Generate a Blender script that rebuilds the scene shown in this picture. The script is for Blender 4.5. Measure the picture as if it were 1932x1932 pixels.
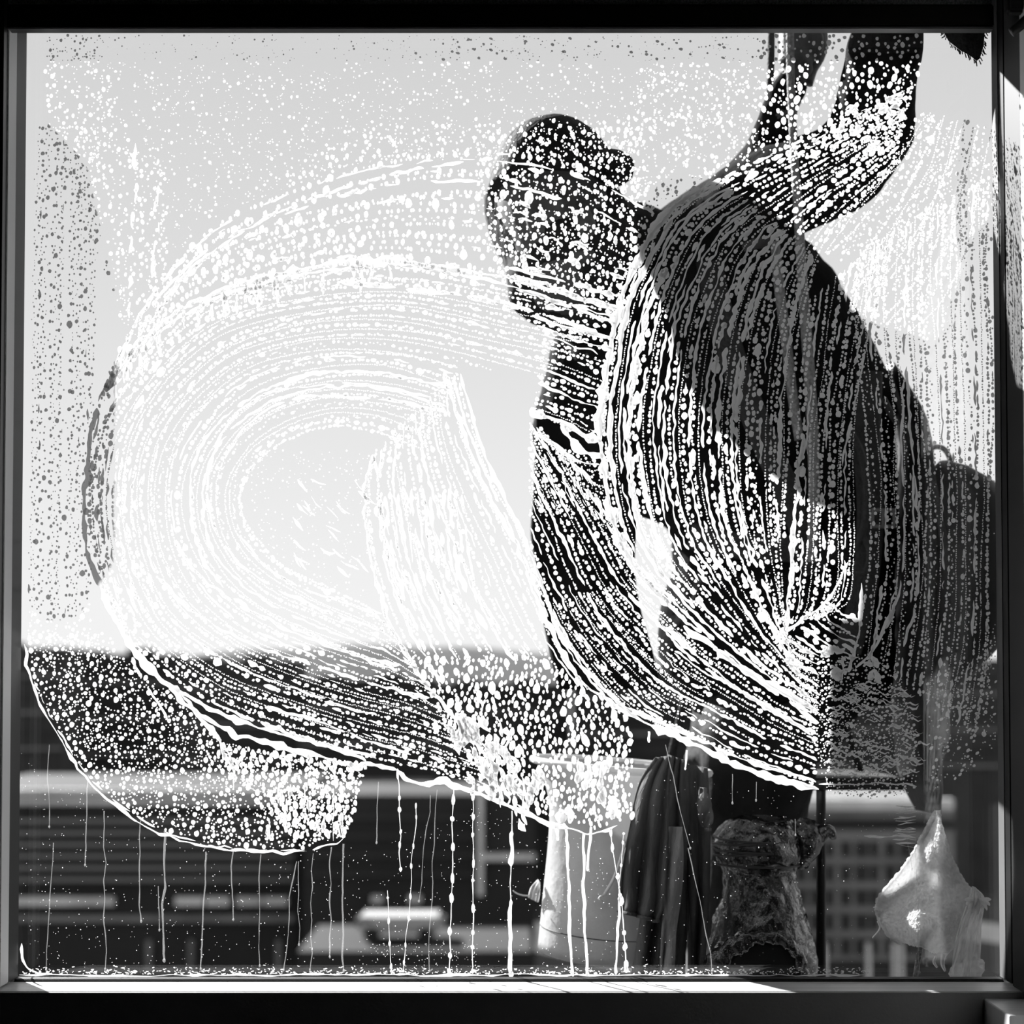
import bpy, bmesh, math, random
import numpy as np
from mathutils import Vector, Matrix

for o in list(bpy.data.objects):
    bpy.data.objects.remove(o, do_unlink=True)
scene = bpy.context.scene
COL = scene.collection
rng = np.random.default_rng(7)
random.seed(7)

# ------------------------------------------------------------------ camera
F_PX, D, CAM_Z, W = 2600.0, 1.75, 1.35, 1932.0
PITCH = math.atan(0.0262)
SHIFT = 256.0                       # principal point lies 256 px below the picture centre
cam = bpy.data.cameras.new('camera')
cam_ob = bpy.data.objects.new('camera', cam)
COL.objects.link(cam_ob)
cam_ob.location = (0, -D, CAM_Z)
cam_ob.rotation_euler = (math.pi / 2 + PITCH, 0, 0)
cam.sensor_width = 36.0
cam.lens = 36.0 * F_PX / W
cam.shift_y = SHIFT / W
cam.clip_end = 3000
cam.dof.use_dof = True
cam.dof.focus_distance = D + 0.02
cam.dof.aperture_fstop = 3.6
scene.camera = cam_ob

# ------------------------------------------------------------------ sky, sun, exposure
SUN_TRAVEL = Vector((0.87, -1.0, -0.83)).normalized()
world = bpy.data.worlds.new('sky')
scene.world = world
world.use_nodes = True
wn = world.node_tree
wn.nodes.clear()
w_out = wn.nodes.new('ShaderNodeOutputWorld')
w_bg = wn.nodes.new('ShaderNodeBackground')
w_tc = wn.nodes.new('ShaderNodeTexCoord')
w_sep = wn.nodes.new('ShaderNodeSeparateXYZ')
w_ramp = wn.nodes.new('ShaderNodeValToRGB')
wn.links.new(w_tc.outputs['Generated'], w_sep.inputs[0])
wn.links.new(w_sep.outputs['Z'], w_ramp.inputs[0])
wn.links.new(w_ramp.outputs[0], w_bg.inputs[0])
wn.links.new(w_bg.outputs[0], w_out.inputs[0])
r = w_ramp.color_ramp
r.elements[0].position = 0.0
r.elements[0].color = (0.98, 0.98, 0.98, 1)
r.elements[1].position = 1.0
r.elements[1].color = (0.45, 0.45, 0.45, 1)
for p, v in ((0.06, 0.965), (0.16, 0.89), (0.27, 0.80), (0.42, 0.71)):
    e = r.elements.new(p)
    e.color = (v, v, v, 1)
w_bg.inputs[1].default_value = 1.0

sun = bpy.data.lights.new('sun', 'SUN')
sun.energy = 15.0
sun.angle = math.radians(0.6)
sun_ob = bpy.data.objects.new('sun', sun)
COL.objects.link(sun_ob)
sun_ob.rotation_euler = SUN_TRAVEL.to_track_quat('-Z', 'Y').to_euler()
sun_ob.location = (-8, 10, 9)

scene.view_settings.view_transform = 'Standard'
scene.view_settings.look = 'None'
scene.view_settings.gamma = 1.0
scene.view_settings.exposure = 0.0
scene.view_settings.use_curve_mapping = False

# ------------------------------------------------------------------ helpers
CP, SP = math.cos(PITCH), math.sin(PITCH)


def Pn(px, py, d):
    """pixels (arrays) -> world points on the plane y = d (metres beyond the inner glass face)"""
    px = np.asarray(px, float)
    py = np.asarray(py, float)
    u = (px - W / 2) / F_PX
    v = -(py - (W / 2 + SHIFT)) / F_PX
    dy = CP - v * SP
    dz = SP + v * CP
    t = (D + np.asarray(d, float)) / dy
    return np.stack([u * t, -D + dy * t, CAM_Z + dz * t], -1)


def P(px, py, d):
    return Vector(Pn(px, py, d).tolist())


def ppm(d):
    return F_PX / (D + d)


MATS = {}


def mat(name, col=0.5, rough=0.6, metal=0.0, noise=0.0, nscale=20.0, bump=0.0, bscale=60.0, trans=0.0, spec=0.5, stretch=None):
    m = bpy.data.materials.new(name)
    m.use_nodes = True
    nt = m.node_tree
    nt.nodes.clear()
    out = nt.nodes.new('ShaderNodeOutputMaterial')
    b = nt.nodes.new('ShaderNodeBsdfPrincipled')
    b.inputs['Base Color'].default_value = (col, col, col, 1)
    b.inputs['Roughness'].default_value = rough
    b.inputs['Metallic'].default_value = metal
    b.inputs['Specular IOR Level'].default_value = spec
    tc = nt.nodes.new('ShaderNodeTexCoord')
    mp = nt.nodes.new('ShaderNodeMapping')
    nt.links.new(tc.outputs['Object'], mp.inputs[0])
    if stretch:
        mp.inputs['Scale'].default_value = stretch
    if noise > 0:
        n = nt.nodes.new('ShaderNodeTexNoise')
        n.inputs['Scale'].default_value = nscale
        n.inputs['Detail'].default_value = 6
        nt.links.new(mp.outputs[0], n.inputs['Vector'])
        rp = nt.nodes.new('ShaderNodeValToRGB')
        lo, hi = max(0, col * (1 - noise)), min(1, col * (1 + noise))
        rp.color_ramp.elements[0].position = 0.3
        rp.color_ramp.elements[0].color = (lo, lo, lo, 1)
        rp.color_ramp.elements[1].position = 0.7
        rp.color_ramp.elements[1].color = (hi, hi, hi, 1)
        nt.links.new(n.outputs[0], rp.inputs[0])
        nt.links.new(rp.outputs[0], b.inputs['Base Color'])
    if bump > 0:
        n2 = nt.nodes.new('ShaderNodeTexNoise')
        n2.inputs['Scale'].default_value = bscale
        n2.inputs['Detail'].default_value = 4
        nt.links.new(mp.outputs[0], n2.inputs['Vector'])
        bp = nt.nodes.new('ShaderNodeBump')
        bp.inputs['Strength'].default_value = bump
        bp.inputs['Distance'].default_value = 0.01
        nt.links.new(n2.outputs[0], bp.inputs['Height'])
        nt.links.new(bp.outputs[0], b.inputs['Normal'])
    if trans > 0:
        t = nt.nodes.new('ShaderNodeBsdfTranslucent')
        t.inputs[0].default_value = (min(1, col * 1.1),) * 3 + (1,)
        mx = nt.nodes.new('ShaderNodeMixShader')
        mx.inputs[0].default_value = trans
        nt.links.new(b.outputs[0], mx.inputs[1])
        nt.links.new(t.outputs[0], mx.inputs[2])
        nt.links.new(mx.outputs[0], out.inputs[0])
    else:
        nt.links.new(b.outputs[0], out.inputs[0])
    MATS[name] = m
    return m


def clear_mat(name, ior, tint, rough=0.0, bump=0.0):
    """thin clear sheet: transparent plus Fresnel reflection"""
    m = bpy.data.materials.new(name)
    m.use_nodes = True
    nt = m.node_tree
    nt.nodes.clear()
    out = nt.nodes.new('ShaderNodeOutputMaterial')
    tr = nt.nodes.new('ShaderNodeBsdfTransparent')
    tr.inputs[0].default_value = (tint, tint, tint, 1)
    gl = nt.nodes.new('ShaderNodeBsdfGlossy')
    gl.inputs['Roughness'].default_value = rough
    fr = nt.nodes.new('ShaderNodeFresnel')
    ge = nt.nodes.new('ShaderNodeNewGeometry')
    mi = nt.nodes.new('ShaderNodeMix')          # same Fresnel on both faces of the sheet
    mi.data_type = 'FLOAT'
    mi.inputs[2].default_value = ior
    mi.inputs[3].default_value = 1.0 / ior
    nt.links.new(ge.outputs['Backfacing'], mi.inputs[0])
    nt.links.new(mi.outputs[0], fr.inputs['IOR'])
    mx = nt.nodes.new('ShaderNodeMixShader')
    nt.links.new(fr.outputs[0], mx.inputs[0])
    nt.links.new(tr.outputs[0], mx.inputs[1])
    nt.links.new(gl.outputs[0], mx.inputs[2])
    nt.links.new(mx.outputs[0], out.inputs[0])
    if bump:
        tc = nt.nodes.new('ShaderNodeTexCoord')
        n2 = nt.nodes.new('ShaderNodeTexNoise')
        n2.inputs['Scale'].default_value = 35
        bp = nt.nodes.new('ShaderNodeBump')
        bp.inputs['Strength'].default_value = bump
        nt.links.new(tc.outputs['Object'], n2.inputs['Vector'])
        nt.links.new(n2.outputs[0], bp.inputs['Height'])
        nt.links.new(bp.outputs[0], gl.inputs['Normal'])
    MATS[name] = m
    return m


def sheer_mat(name, col, rough, opac):
    """crumpled clear film: partly transparent plastic"""
    m = mat(name, col, rough, bump=0.8, bscale=45, trans=0.5)
    nt = m.node_tree
    out = [n for n in nt.nodes if n.type == 'OUTPUT_MATERIAL'][0]
    src = out.inputs[0].links[0].from_socket
    tr = nt.nodes.new('ShaderNodeBsdfTransparent')
    mx = nt.nodes.new('ShaderNodeMixShader')
    mx.inputs[0].default_value = opac
    nt.links.new(tr.outputs[0], mx.inputs[1])
    nt.links.new(src, mx.inputs[2])
    nt.links.new(mx.outputs[0], out.inputs[0])
    return m


def foam_mat(name, col, tfac):
    m = bpy.data.materials.new(name)
    m.use_nodes = True
    nt = m.node_tree
    nt.nodes.clear()
    out = nt.nodes.new('ShaderNodeOutputMaterial')
    df = nt.nodes.new('ShaderNodeBsdfDiffuse')
    tl = nt.nodes.new('ShaderNodeBsdfTranslucent')
    df.inputs[0].default_value = (col, col, col, 1)
    tl.inputs[0].default_value = (col, col, col, 1)
    mx = nt.nodes.new('ShaderNodeMixShader')
    mx.inputs[0].default_value = tfac
    nt.links.new(df.outputs[0], mx.inputs[1])
    nt.links.new(tl.outputs[0], mx.inputs[2])
    nt.links.new(mx.outputs[0], out.inputs[0])
    MATS[name] = m
    return m


mat('wall', 0.035, 0.9, noise=0.1)
mat('bead_grey', 0.16, 0.45, noise=0.06, nscale=8)
mat('apron', 0.34, 0.7, noise=0.12, nscale=5, bump=0.05, bscale=300)
mat('room', 0.05, 0.9)
mat('facade', 0.05, 0.8)
mat('gasket', 0.006, 0.5)
mat('frame_white', 0.42, 0.45, noise=0.06, nscale=8)
mat('frame_dark', 0.010, 0.4)
mat('frame_grey', 0.022, 0.5, noise=0.1, nscale=6)
mat('sill_white', 0.72, 0.35, noise=0.08, nscale=12, stretch=(0.3, 8, 1))
mat('reveal_white', 0.82, 0.5)
mat('blind_bar', 0.012, 0.45, spec=0.3)
mat('blind_edge', 0.10, 0.4)
mat('blind_cloth', 0.5, 0.8, noise=0.5, nscale=500, bump=0.3, bscale=500)
mat('bracket', 0.06, 0.35)
clear_mat('glass', 1.5, 1.0)
foam_mat('foam', 0.88, 0.55)
foam_mat('residue', 0.75, 0.5)
mf = foam_mat('soap_film', 0.85, 0.55)
nt_ = mf.node_tree
o_ = [n for n in nt_.nodes if n.type == 'OUTPUT_MATERIAL'][0]
src_ = o_.inputs[0].links[0].from_socket
t_ = nt_.nodes.new('ShaderNodeBsdfTransparent')
x_ = nt_.nodes.new('ShaderNodeMixShader')
x_.inputs[0].default_value = 0.22
nt_.links.new(t_.outputs[0], x_.inputs[1])
nt_.links.new(src_, x_.inputs[2])
nt_.links.new(x_.outputs[0], o_.inputs[0])
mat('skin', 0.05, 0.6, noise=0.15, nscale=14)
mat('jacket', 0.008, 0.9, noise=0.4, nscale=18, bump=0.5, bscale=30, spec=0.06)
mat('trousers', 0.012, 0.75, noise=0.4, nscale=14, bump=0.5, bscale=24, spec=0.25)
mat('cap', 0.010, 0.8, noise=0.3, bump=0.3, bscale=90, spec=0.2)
mat('gaiter', 0.014, 0.9, bump=0.4, bscale=60, spec=0.2)
mat('glove', 0.030, 0.6, noise=0.5, nscale=40, bump=0.3, bscale=80)
mat('strap', 0.018, 0.6, noise=0.4, nscale=90, bump=0.5, bscale=300)
mat('metal', 0.5, 0.3, metal=0.9)
mat('pack', 0.022, 0.55, noise=0.4, nscale=12, bump=0.5, bscale=22)
mat('rope_dark', 0.03, 0.8, noise=0.4, nscale=200, bump=0.6, bscale=250)
mat('rope_grey', 0.22, 0.8, noise=0.5, nscale=200, bump=0.6, bscale=250)
mat('mop', 0.012, 0.9, noise=0.5, nscale=120, bump=0.8, bscale=150)
mat('bucket', 0.62, 0.45, noise=0.28, nscale=9, bump=0.25, bscale=40, trans=0.35)
mat('bucket_rim', 0.7, 0.4, noise=0.2, trans=0.3)
mat('rag_dark', 0.055, 0.9, noise=0.7, nscale=14, bump=0.8, bscale=70, stretch=(1, 1, 0.35))
mat('rag_mid', 0.16, 0.9, noise=0.6, nscale=16, bump=0.8, bscale=90, stretch=(1, 1, 0.35))
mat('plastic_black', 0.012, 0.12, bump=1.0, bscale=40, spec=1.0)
pbs = [n for n in MATS['plastic_black'].node_tree.nodes if n.type == 'BSDF_PRINCIPLED'][0]
pbs.inputs['Coat Weight'].default_value = 0.4
pbs.inputs['Coat Roughness'].default_value = 0.08
mat('cord', 0.02, 0.5)
mat('cloth', 0.86, 0.95, noise=0.3, nscale=130, bump=1.0, bscale=230, trans=0.5)
mat('thread', 0.7, 0.8)
sheer_mat('film', 0.75, 0.12, 0.5)
mat('pole', 0.01, 0.4)
mat('seat_wood', 0.04, 0.7, noise=0.3, nscale=10)

PARENT_FIX = []


def link(o, parent=None):
    COL.objects.link(o)
    if parent is not None:
        o.parent = parent
        o.matrix_parent_inverse = Matrix.Translation(-parent.location)
    return o


def tag(o, label=None, cat=None, group=None, kind=None):
    if label:
        o['label'] = label
    if cat:
        o['category'] = cat
    if group:
        o['group'] = group
    if kind:
        o['kind'] = kind
    return o


def thing(name, label, cat, loc=(0, 0, 0), group=None):
    o = bpy.data.objects.new(name, None)
    o.empty_display_size = 0.05
    o.location = loc
    COL.objects.link(o)
    return tag(o, label, cat, group)


def mesh_ob(name, verts, faces, material, parent=None, smooth=False):
    me = bpy.data.meshes.new(name)
    me.from_pydata([tuple(v) for v in verts], [], faces)
    me.update()
    if smooth:
        for p in me.polygons:
            p.use_smooth = True
    me.materials.append(MATS[material])
    return link(bpy.data.objects.new(name, me), parent)


def bm_ob(name, bm, material, parent=None, smooth=False):
    me = bpy.data.meshes.new(name)
    bm.normal_update()
    bm.to_mesh(me)
    bm.free()
    if smooth:
        for p in me.polygons:
            p.use_smooth = True
    me.materials.append(MATS[material])
    return link(bpy.data.objects.new(name, me), parent)


def add_box(bm, x0, x1, y0, y1, z0, z1, bevel=0.0):
    vs = [bm.verts.new((x, y, z)) for x in (x0, x1) for y in (y0, y1) for z in (z0, z1)]
    idx = [(0, 1, 3, 2), (4, 6, 7, 5), (0, 4, 5, 1), (2, 3, 7, 6), (0, 2, 6, 4), (1, 5, 7, 3)]
    fs = [bm.faces.new([vs[i] for i in f]) for f in idx]
    if bevel:
        es = list({e for f in fs for e in f.edges})
        bmesh.ops.bevel(bm, geom=es, offset=bevel, segments=2, affect='EDGES')


def box(name, x0, x1, y0, y1, z0, z1, material, parent=None, bevel=0.0):
    bm = bmesh.new()
    add_box(bm, min(x0, x1), max(x0, x1), min(y0, y1), max(y0, y1), min(z0, z1), max(z0, z1), bevel)
    return bm_ob(name, bm, material, parent)


def catmull(pts, n, closed=False):
    p = np.asarray(pts, float)
    if len(p) == 2:
        t = np.linspace(0, 1, n)[:, None]
        return p[0] * (1 - t) + p[1] * t
    ext = np.vstack([2 * p[0] - p[1], p, 2 * p[-1] - p[-2]])
    out = []
    for i in range(len(p) - 1):
        p0, p1, p2, p3 = ext[i:i + 4]
        t = np.linspace(0, 1, 24, endpoint=False)[:, None]
        out.append(0.5 * ((2 * p1) + (-p0 + p2) * t + (2 * p0 - 5 * p1 + 4 * p2 - p3) * t ** 2 + (-p0 + 3 * p1 - 3 * p2 + p3) * t ** 3))
    out.append(p[-1:])
    c = np.vstack(out)
    s = np.concatenate([[0], np.cumsum(np.linalg.norm(np.diff(c, axis=0), axis=1))])
    q = np.linspace(0, s[-1], n)
    return np.stack([np.interp(q, s, c[:, k]) for k in range(c.shape[1])], 1)


def add_loft(bm, rings, seg=28, power=2.0, cap=True):
    """rings: (centre Vector, half width along x, half depth along y[, tilt of ring about x/y as Vector up])"""
    vr = []
    for c, a, b in rings:
        row = []
        for k in range(seg):
            th = 2 * math.pi * k / seg
            ct, st = math.cos(th), math.sin(th)
            x = math.copysign(abs(ct) ** (2 / power), ct) * a
            y = math.copysign(abs(st) ** (2 / power), st) * b
            row.append(bm.verts.new((c[0] + x, c[1] + y, c[2])))
        vr.append(row)
    for i in range(len(vr) - 1):
        for k in range(seg):
            k2 = (k + 1) % seg
            bm.faces.new((vr[i][k], vr[i + 1][k], vr[i + 1][k2], vr[i][k2]))
    if cap:
        bm.faces.new(vr[0])
        bm.faces.new(list(reversed(vr[-1])))


def px_rings(rows, n, thick_default=0.1):
    """rows of (py, left px, right px, depth, half thickness) -> resampled rings"""
    a = catmull(np.array(rows, float), n)
    out = []
    for py, l, rr, d, th in a:
        pl, pr = P(l, py, d), P(rr, py, d)
        c = (pl + pr) / 2
        out.append((c, max(0.002, (pr - pl).length / 2), max(0.002, th)))
    return out


def add_tube(bm, pts, radii, seg=10, cap=True, flat=1.0):
    pts = [Vector(p) for p in pts]
    n = len(pts)
    rows = []
    prev = None
    for i in range(n):
        t = (pts[min(i + 1, n - 1)] - pts[max(i - 1, 0)]).normalized()
        if prev is None:
            ref = Vector((0, 1, 0)) if abs(t.y) < 0.9 else Vector((1, 0, 0))
            u = t.cross(ref).normalized()
        else:
            u = (prev - t * prev.dot(t)).normalized()
        prev = u
        v = t.cross(u)
        rad = radii[i] if hasattr(radii, '__len__') else radii
        rows.append([bm.verts.new(pts[i] + (u * math.cos(2 * math.pi * k / seg) + v * flat * math.sin(2 * math.pi * k / seg)) * rad) for k in range(seg)])
    for i in range(n - 1):
        for k in range(seg):
            k2 = (k + 1) % seg
            bm.faces.new((rows[i][k], rows[i][k2], rows[i + 1][k2], rows[i + 1][k]))
    if cap:
        bm.faces.new(list(reversed(rows[0])))
        bm.faces.new(rows[-1])


def px_path(pts, n):
    """pts (px, py, depth[, radius px]) -> resampled world points and radii in metres"""
    a = catmull(np.array(pts, float), n)
    w = Pn(a[:, 0], a[:, 1], a[:, 2])
    rad = a[:, 3] / ppm(a[:, 2]) if a.shape[1] > 3 else None
    return [Vector(q) for q in w.tolist()], rad


def px_tube(bm, pts, n=24, seg=12, flat=1.0):
    w, rad = px_path(pts, n)
    add_tube(bm, w, list(rad), seg, True, flat)


def remesh(o, voxel, smooth=6):
    m = o.modifiers.new('blend', 'REMESH')
    m.mode = 'VOXEL'
    m.voxel_size = voxel
    m.use_smooth_shade = True
    s = o.modifiers.new('soften', 'SMOOTH')
    s.factor = 0.5
    s.iterations = smooth


def displace(o, size, strength, kind='CLOUDS', depth=2):
    t = bpy.data.textures.new('relief', kind)
    t.noise_scale = size
    if kind == 'CLOUDS':
        t.noise_depth = depth
    d = o.modifiers.new('relief', 'DISPLACE')
    d.texture = t
    d.texture_coords = 'LOCAL'
    d.strength = strength
    d.mid_level = 0.5


def sheet(name, left, right, material, depth, parent=None, nu=24, nv=30, thick=0.003, fold=None, ripple=0.0):
    """cloth between two edge polylines (px); depth(u, v) in metres; real thickness by Solidify"""
    L, R = catmull(left, nv), catmull(right, nv)
    vs, fs = [], []
    for j in range(nv):
        v = j / (nv - 1)
        for i in range(nu):
            u = i / (nu - 1)
            q = L[j] * (1 - u) + R[j] * u
            if ripple:
                q = q + np.array([0, ripple * math.sin(u * 13 + 2 * math.sin(u * 7)) * v])
            vs.append(P(q[0], q[1], depth(u, v)))
    for j in range(nv - 1):
        for i in range(nu - 1):
            a = j * nu + i
            fs.append((a, a + 1, a + nu + 1, a + nu))
    o = mesh_ob(name, vs, fs, material, parent, True)
    m = o.modifiers.new('thickness', 'SOLIDIFY')
    m.thickness = thick
    m.offset = 0
    return o


# ------------------------------------------------------------------ the window and the room
X0 = (P(52, 65, 0).x + P(32, 1840, 0).x) / 2          # glass left edge
X1 = (P(1871, 65, 0).x + P(1885, 1840, 0).x) / 2      # glass right edge
Z0 = P(966, 1843, 0).z                                # glass bottom
Z1 = P(966, -70, 0).z                                 # glass top (behind the blind)
SILL_Z = P(966, 1851, -0.012).z
GLASS_T = 0.008


def struct(o):
    o['kind'] = 'structure'
    return o


floor_z = 0.0
struct(box('floor', -2.4, 2.4, -4.6, -0.07, -0.1, floor_z, 'room'))
struct(box('ceiling', -2.4, 2.4, -4.6, -0.07, 2.9, 3.0, 'room'))
struct(box('wall_back', -2.4, 2.4, -4.7, -4.6, 0, 2.9, 'room'))
struct(box('wall_left', -2.5, -2.4, -4.6, -0.07, 0, 2.9, 'room'))
struct(box('wall_right', 2.4, 2.5, -4.6, -0.07, 0, 2.9, 'room'))

# front wall with the window opening: four solid pieces in one wall mesh
bm = bmesh.new()
add_box(bm, -14, X0 - 0.03, -0.068, 0.0, -28, 14)
add_box(bm, X1 + 0.03, 14, -0.068, 0.0, -28, 14)
add_box(bm, X0 - 0.03, X1 + 0.03, -0.068, 0.0, Z1 + 0.03, 14)
add_box(bm, X0 - 0.03, X1 + 0.03, -0.068, 0.0, -28, SILL_Z - 0.03)
struct(bm_ob('wall_front', bm, 'wall'))

win = thing('window_1', None, None, (0, 0, Z0))
win['kind'] = 'structure'
win['label'] = 'large single-pane window with a dark frame'
box('glass_pane', X0 - 0.006, X1 + 0.006, 0.0, GLASS_T, Z0 - 0.006, Z1 + 0.006, 'glass', win)
# left: black rubber gasket, light bead, dark frame
box('gasket', X0 - 0.03, X0, -0.034, 0.0005, Z0, Z1, 'gasket', win)
box('glazing_bead', X0 - 0.03, X0 + 0.0005, -0.0625, -0.034, Z0 + 0.0, Z1, 'reveal_white', win, 0.001)
box('frame_stile', X0 - 0.20, X0 - 0.001, -0.075, -0.0625, SILL_Z - 0.1, Z1, 'frame_dark', win)
# right: light bead beside the glass, dark stile, grooved grey stile
box('glazing_bead', X1, X1 + 0.03, -0.022, 0.0005, Z0, Z1, 'bead_grey', win, 0.001)
box('frame_stile', X1 + 0.0008, X1 + 0.03, -0.039, -0.022, Z0, Z1, 'frame_dark', win)
box('gasket', X1 + 0.004, X1 + 0.03, -0.043, -0.039, Z0, Z1, 'gasket', win)
box('frame_stile', X1 + 0.0004, X1 + 0.06, -0.098, -0.043, SILL_Z, Z1, 'frame_grey', win, 0.0015)
# bottom gasket, top rail
box('gasket', X0, X1, -0.012, 0.0005, SILL_Z - 0.03, Z0, 'gasket', win)
box('gasket', X0, X1, -0.016, -0.012, SILL_Z - 0.03, SILL_Z + 0.002, 'gasket', win, 0.001)
box('frame_rail', X0, X1, -0.05, 0.0005, Z1, Z1 + 0.03, 'frame_dark', win)

# sill, its apron, pier on the right whose lit side the glass mirrors
struct(box('trim_1', X0 - 0.2, X1 + 0.06, -0.070, -0.016, SILL_Z - 0.022, SILL_Z, 'sill_white', bevel=0.0008))
struct(box('trim_2', -2.3, X1 + 0.0, -0.0745, -0.0702, 0.0, SILL_Z - 0.0006, 'apron'))
struct(box('trim_3', X1 - 0.0, X1 + 0.25, -0.30, -0.098, SILL_Z - 0.035, Z1 + 0.2, 'reveal_white'))
q = P(1862, 1888, -0.085)
struct(box('trim_4', q.x, X1 + 0.2, -0.16, -0.072, q.z - 0.05, q.z, 'sill_white', bevel=0.0008))
# outside: projecting head above the window, unseen fin added left to cast the shadow band
struct(box('trim_5', X0 - 0.1, X1 + 0.1, 0.0, 0.118, P(966, 60, 0.118).z, Z1 + 0.1, 'facade'))
zf1 = P(60, 395, 0).z + 0.25
zf0 = P(60, 1010, 0).z + 0.10
bm = bmesh.new()
fx = -0.795
prof = [(0.0, zf0), (0.26, zf0), (0.315, zf0 + 0.12), (0.315, zf1 - 0.10), (0.27, zf1 + 0.03), (0.0, zf1 + 0.05)]
va = [bm.verts.new((fx - 0.02, y, z)) for y, z in prof]
vb = [bm.verts.new((fx + 0.02, y, z)) for y, z in prof]
bm.faces.new(va)
bm.faces.new(list(reversed(vb)))
for i in range(len(prof)):
    j = (i + 1) % len(prof)
    bm.faces.new((va[j], va[i], vb[i], vb[j]))
struct(bm_ob('trim_6', bm, 'facade'))

# ------------------------------------------------------------------ roller blind and bracket
bl = thing('roller_blind', 'dark roller blind lowered to the top edge of the window, black bottom bar', 'blind', P(900, 62, -0.05))
zt, zb = P(966, 15, -0.055).z, P(966, 61, -0.055).z
xr = P(1870, 40, -0.055).x
xl = P(-60, 40, -0.055).x
box('bottom_bar', xl, xr, -0.066, -0.050, zb + 0.003, zt, 'blind_bar', bl, 0.002)
box('bar_lip', xl, xr, -0.0655, -0.052, zb, zb + 0.003, 'blind_edge', bl, 0.001)
box('blind_fabric', xl, xr, -0.0575, -0.056, zt - 0.004, Z1 + 0.05, 'blind_cloth', bl)
br = thing('blind_bracket', 'grey bracket arm on the frame in the upper right corner', 'bracket', P(1915, 40, -0.11))
bm = bmesh.new()
w_, r_ = px_path([(1908, 62, -0.108, 9), (1925, 48, -0.112, 10), (1960, 18, -0.12, 11)], 8)
add_tube(bm, w_, list(r_), 12)
bm_ob('arm', bm, 'bracket', br, True)
bm = bmesh.new()
a_, b_ = P(1896, 40, -0.1), P(1975, -40, -0.1)
add_box(bm, a_.x, b_.x, -0.112, -0.0985, P(1900, 30, -0.1).z, P(1900, -40, -0.1).z, 0.003)
bm_ob('mounting_plate', bm, 'frame_grey', br)

# ------------------------------------------------------------------ city far below, out of focus
GROUND = -27.0
mat('asphalt', 0.05, 0.9, noise=0.5, nscale=0.05)
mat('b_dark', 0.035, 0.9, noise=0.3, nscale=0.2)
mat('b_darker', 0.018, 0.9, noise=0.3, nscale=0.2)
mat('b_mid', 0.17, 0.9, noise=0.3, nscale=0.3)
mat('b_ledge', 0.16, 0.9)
mat('b_light', 0.55, 0.8, noise=0.2, nscale=0.4)
mat('b_white', 0.35, 0.7)
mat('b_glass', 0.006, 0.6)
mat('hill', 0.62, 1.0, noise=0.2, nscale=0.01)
struct(box('ground', -900, 900, 6, 1500, GROUND - 1, GROUND, 'asphalt'))


def building(name, label, px0, px1, ytop, dist, deep, material, group=None):
    a, b = P(px0, ytop, dist), P(px1, ytop, dist)
    root = thing(name, label, 'building', ((a.x + b.x) / 2, dist, GROUND), group)
    box('wall', a.x, b.x, dist, dist + deep, GROUND, a.z, material, root)
    return root, a.x, b.x, a.z


def strip(root, name, px0, px1, y0, y1, dist, proud, material):
    a, b = P(px0, y0, dist - proud), P(px1, y1, dist - proud)
    return box(name, a.x, b.x, dist - proud, dist + 0.02, b.z, a.z, material, root)


# hazy ridge on the horizon
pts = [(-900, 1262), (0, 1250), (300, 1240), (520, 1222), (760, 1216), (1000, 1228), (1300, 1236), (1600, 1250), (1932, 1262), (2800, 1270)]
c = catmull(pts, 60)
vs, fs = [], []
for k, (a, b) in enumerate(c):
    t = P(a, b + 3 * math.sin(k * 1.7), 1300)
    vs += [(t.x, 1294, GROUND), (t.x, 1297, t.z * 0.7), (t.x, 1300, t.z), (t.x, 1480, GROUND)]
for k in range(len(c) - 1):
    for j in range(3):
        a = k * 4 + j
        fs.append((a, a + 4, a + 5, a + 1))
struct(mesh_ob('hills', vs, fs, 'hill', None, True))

sky_specs = [
    (-260, 120, 1222, 170, 'b_dark', 'dark blurred block on the skyline at the far left edge of the window'),
    (120, 330, 1234, 190, 'b_darker', 'second dark block from the left on the skyline behind the suds'),
    (330, 560, 1246, 160, 'b_dark', 'broad low dark block on the skyline left of the middle'),
    (560, 820, 1282, 150, 'b_darker', 'lowest dark block on the skyline, above the white van'),
    (820, 1080, 1290, 178, 'b_dark', 'dark block on the skyline just left of the bucket'),
    (1080, 1480, 1262, 165, 'b_darker', 'dark block on the skyline behind the worker'),
    (1480, 2100, 1255, 185, 'b_dark', 'dark wide block on the skyline at the right edge'),
]
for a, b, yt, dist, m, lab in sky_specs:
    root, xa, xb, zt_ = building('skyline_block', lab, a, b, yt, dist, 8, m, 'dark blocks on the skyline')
    for k in range(6):
        y = yt + 18 + k * 34
        strip(root, 'ledge', a + 4, b - 4, y, y + 5, dist, 0.4, 'b_mid' if k % 2 else 'b_dark')
    wd = (b - a) / 7
    for k in range(2):
        x = a + wd * (1 + 3 * k)
        p0, p1 = P(x, yt, dist + 2), P(x + wd * 1.3, yt - 7 - 4 * k, dist + 2)
        box('roof_house', p0.x, p1.x, dist + 2, dist + 6, p0.z - 0.5, p1.z, m, root)

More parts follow.
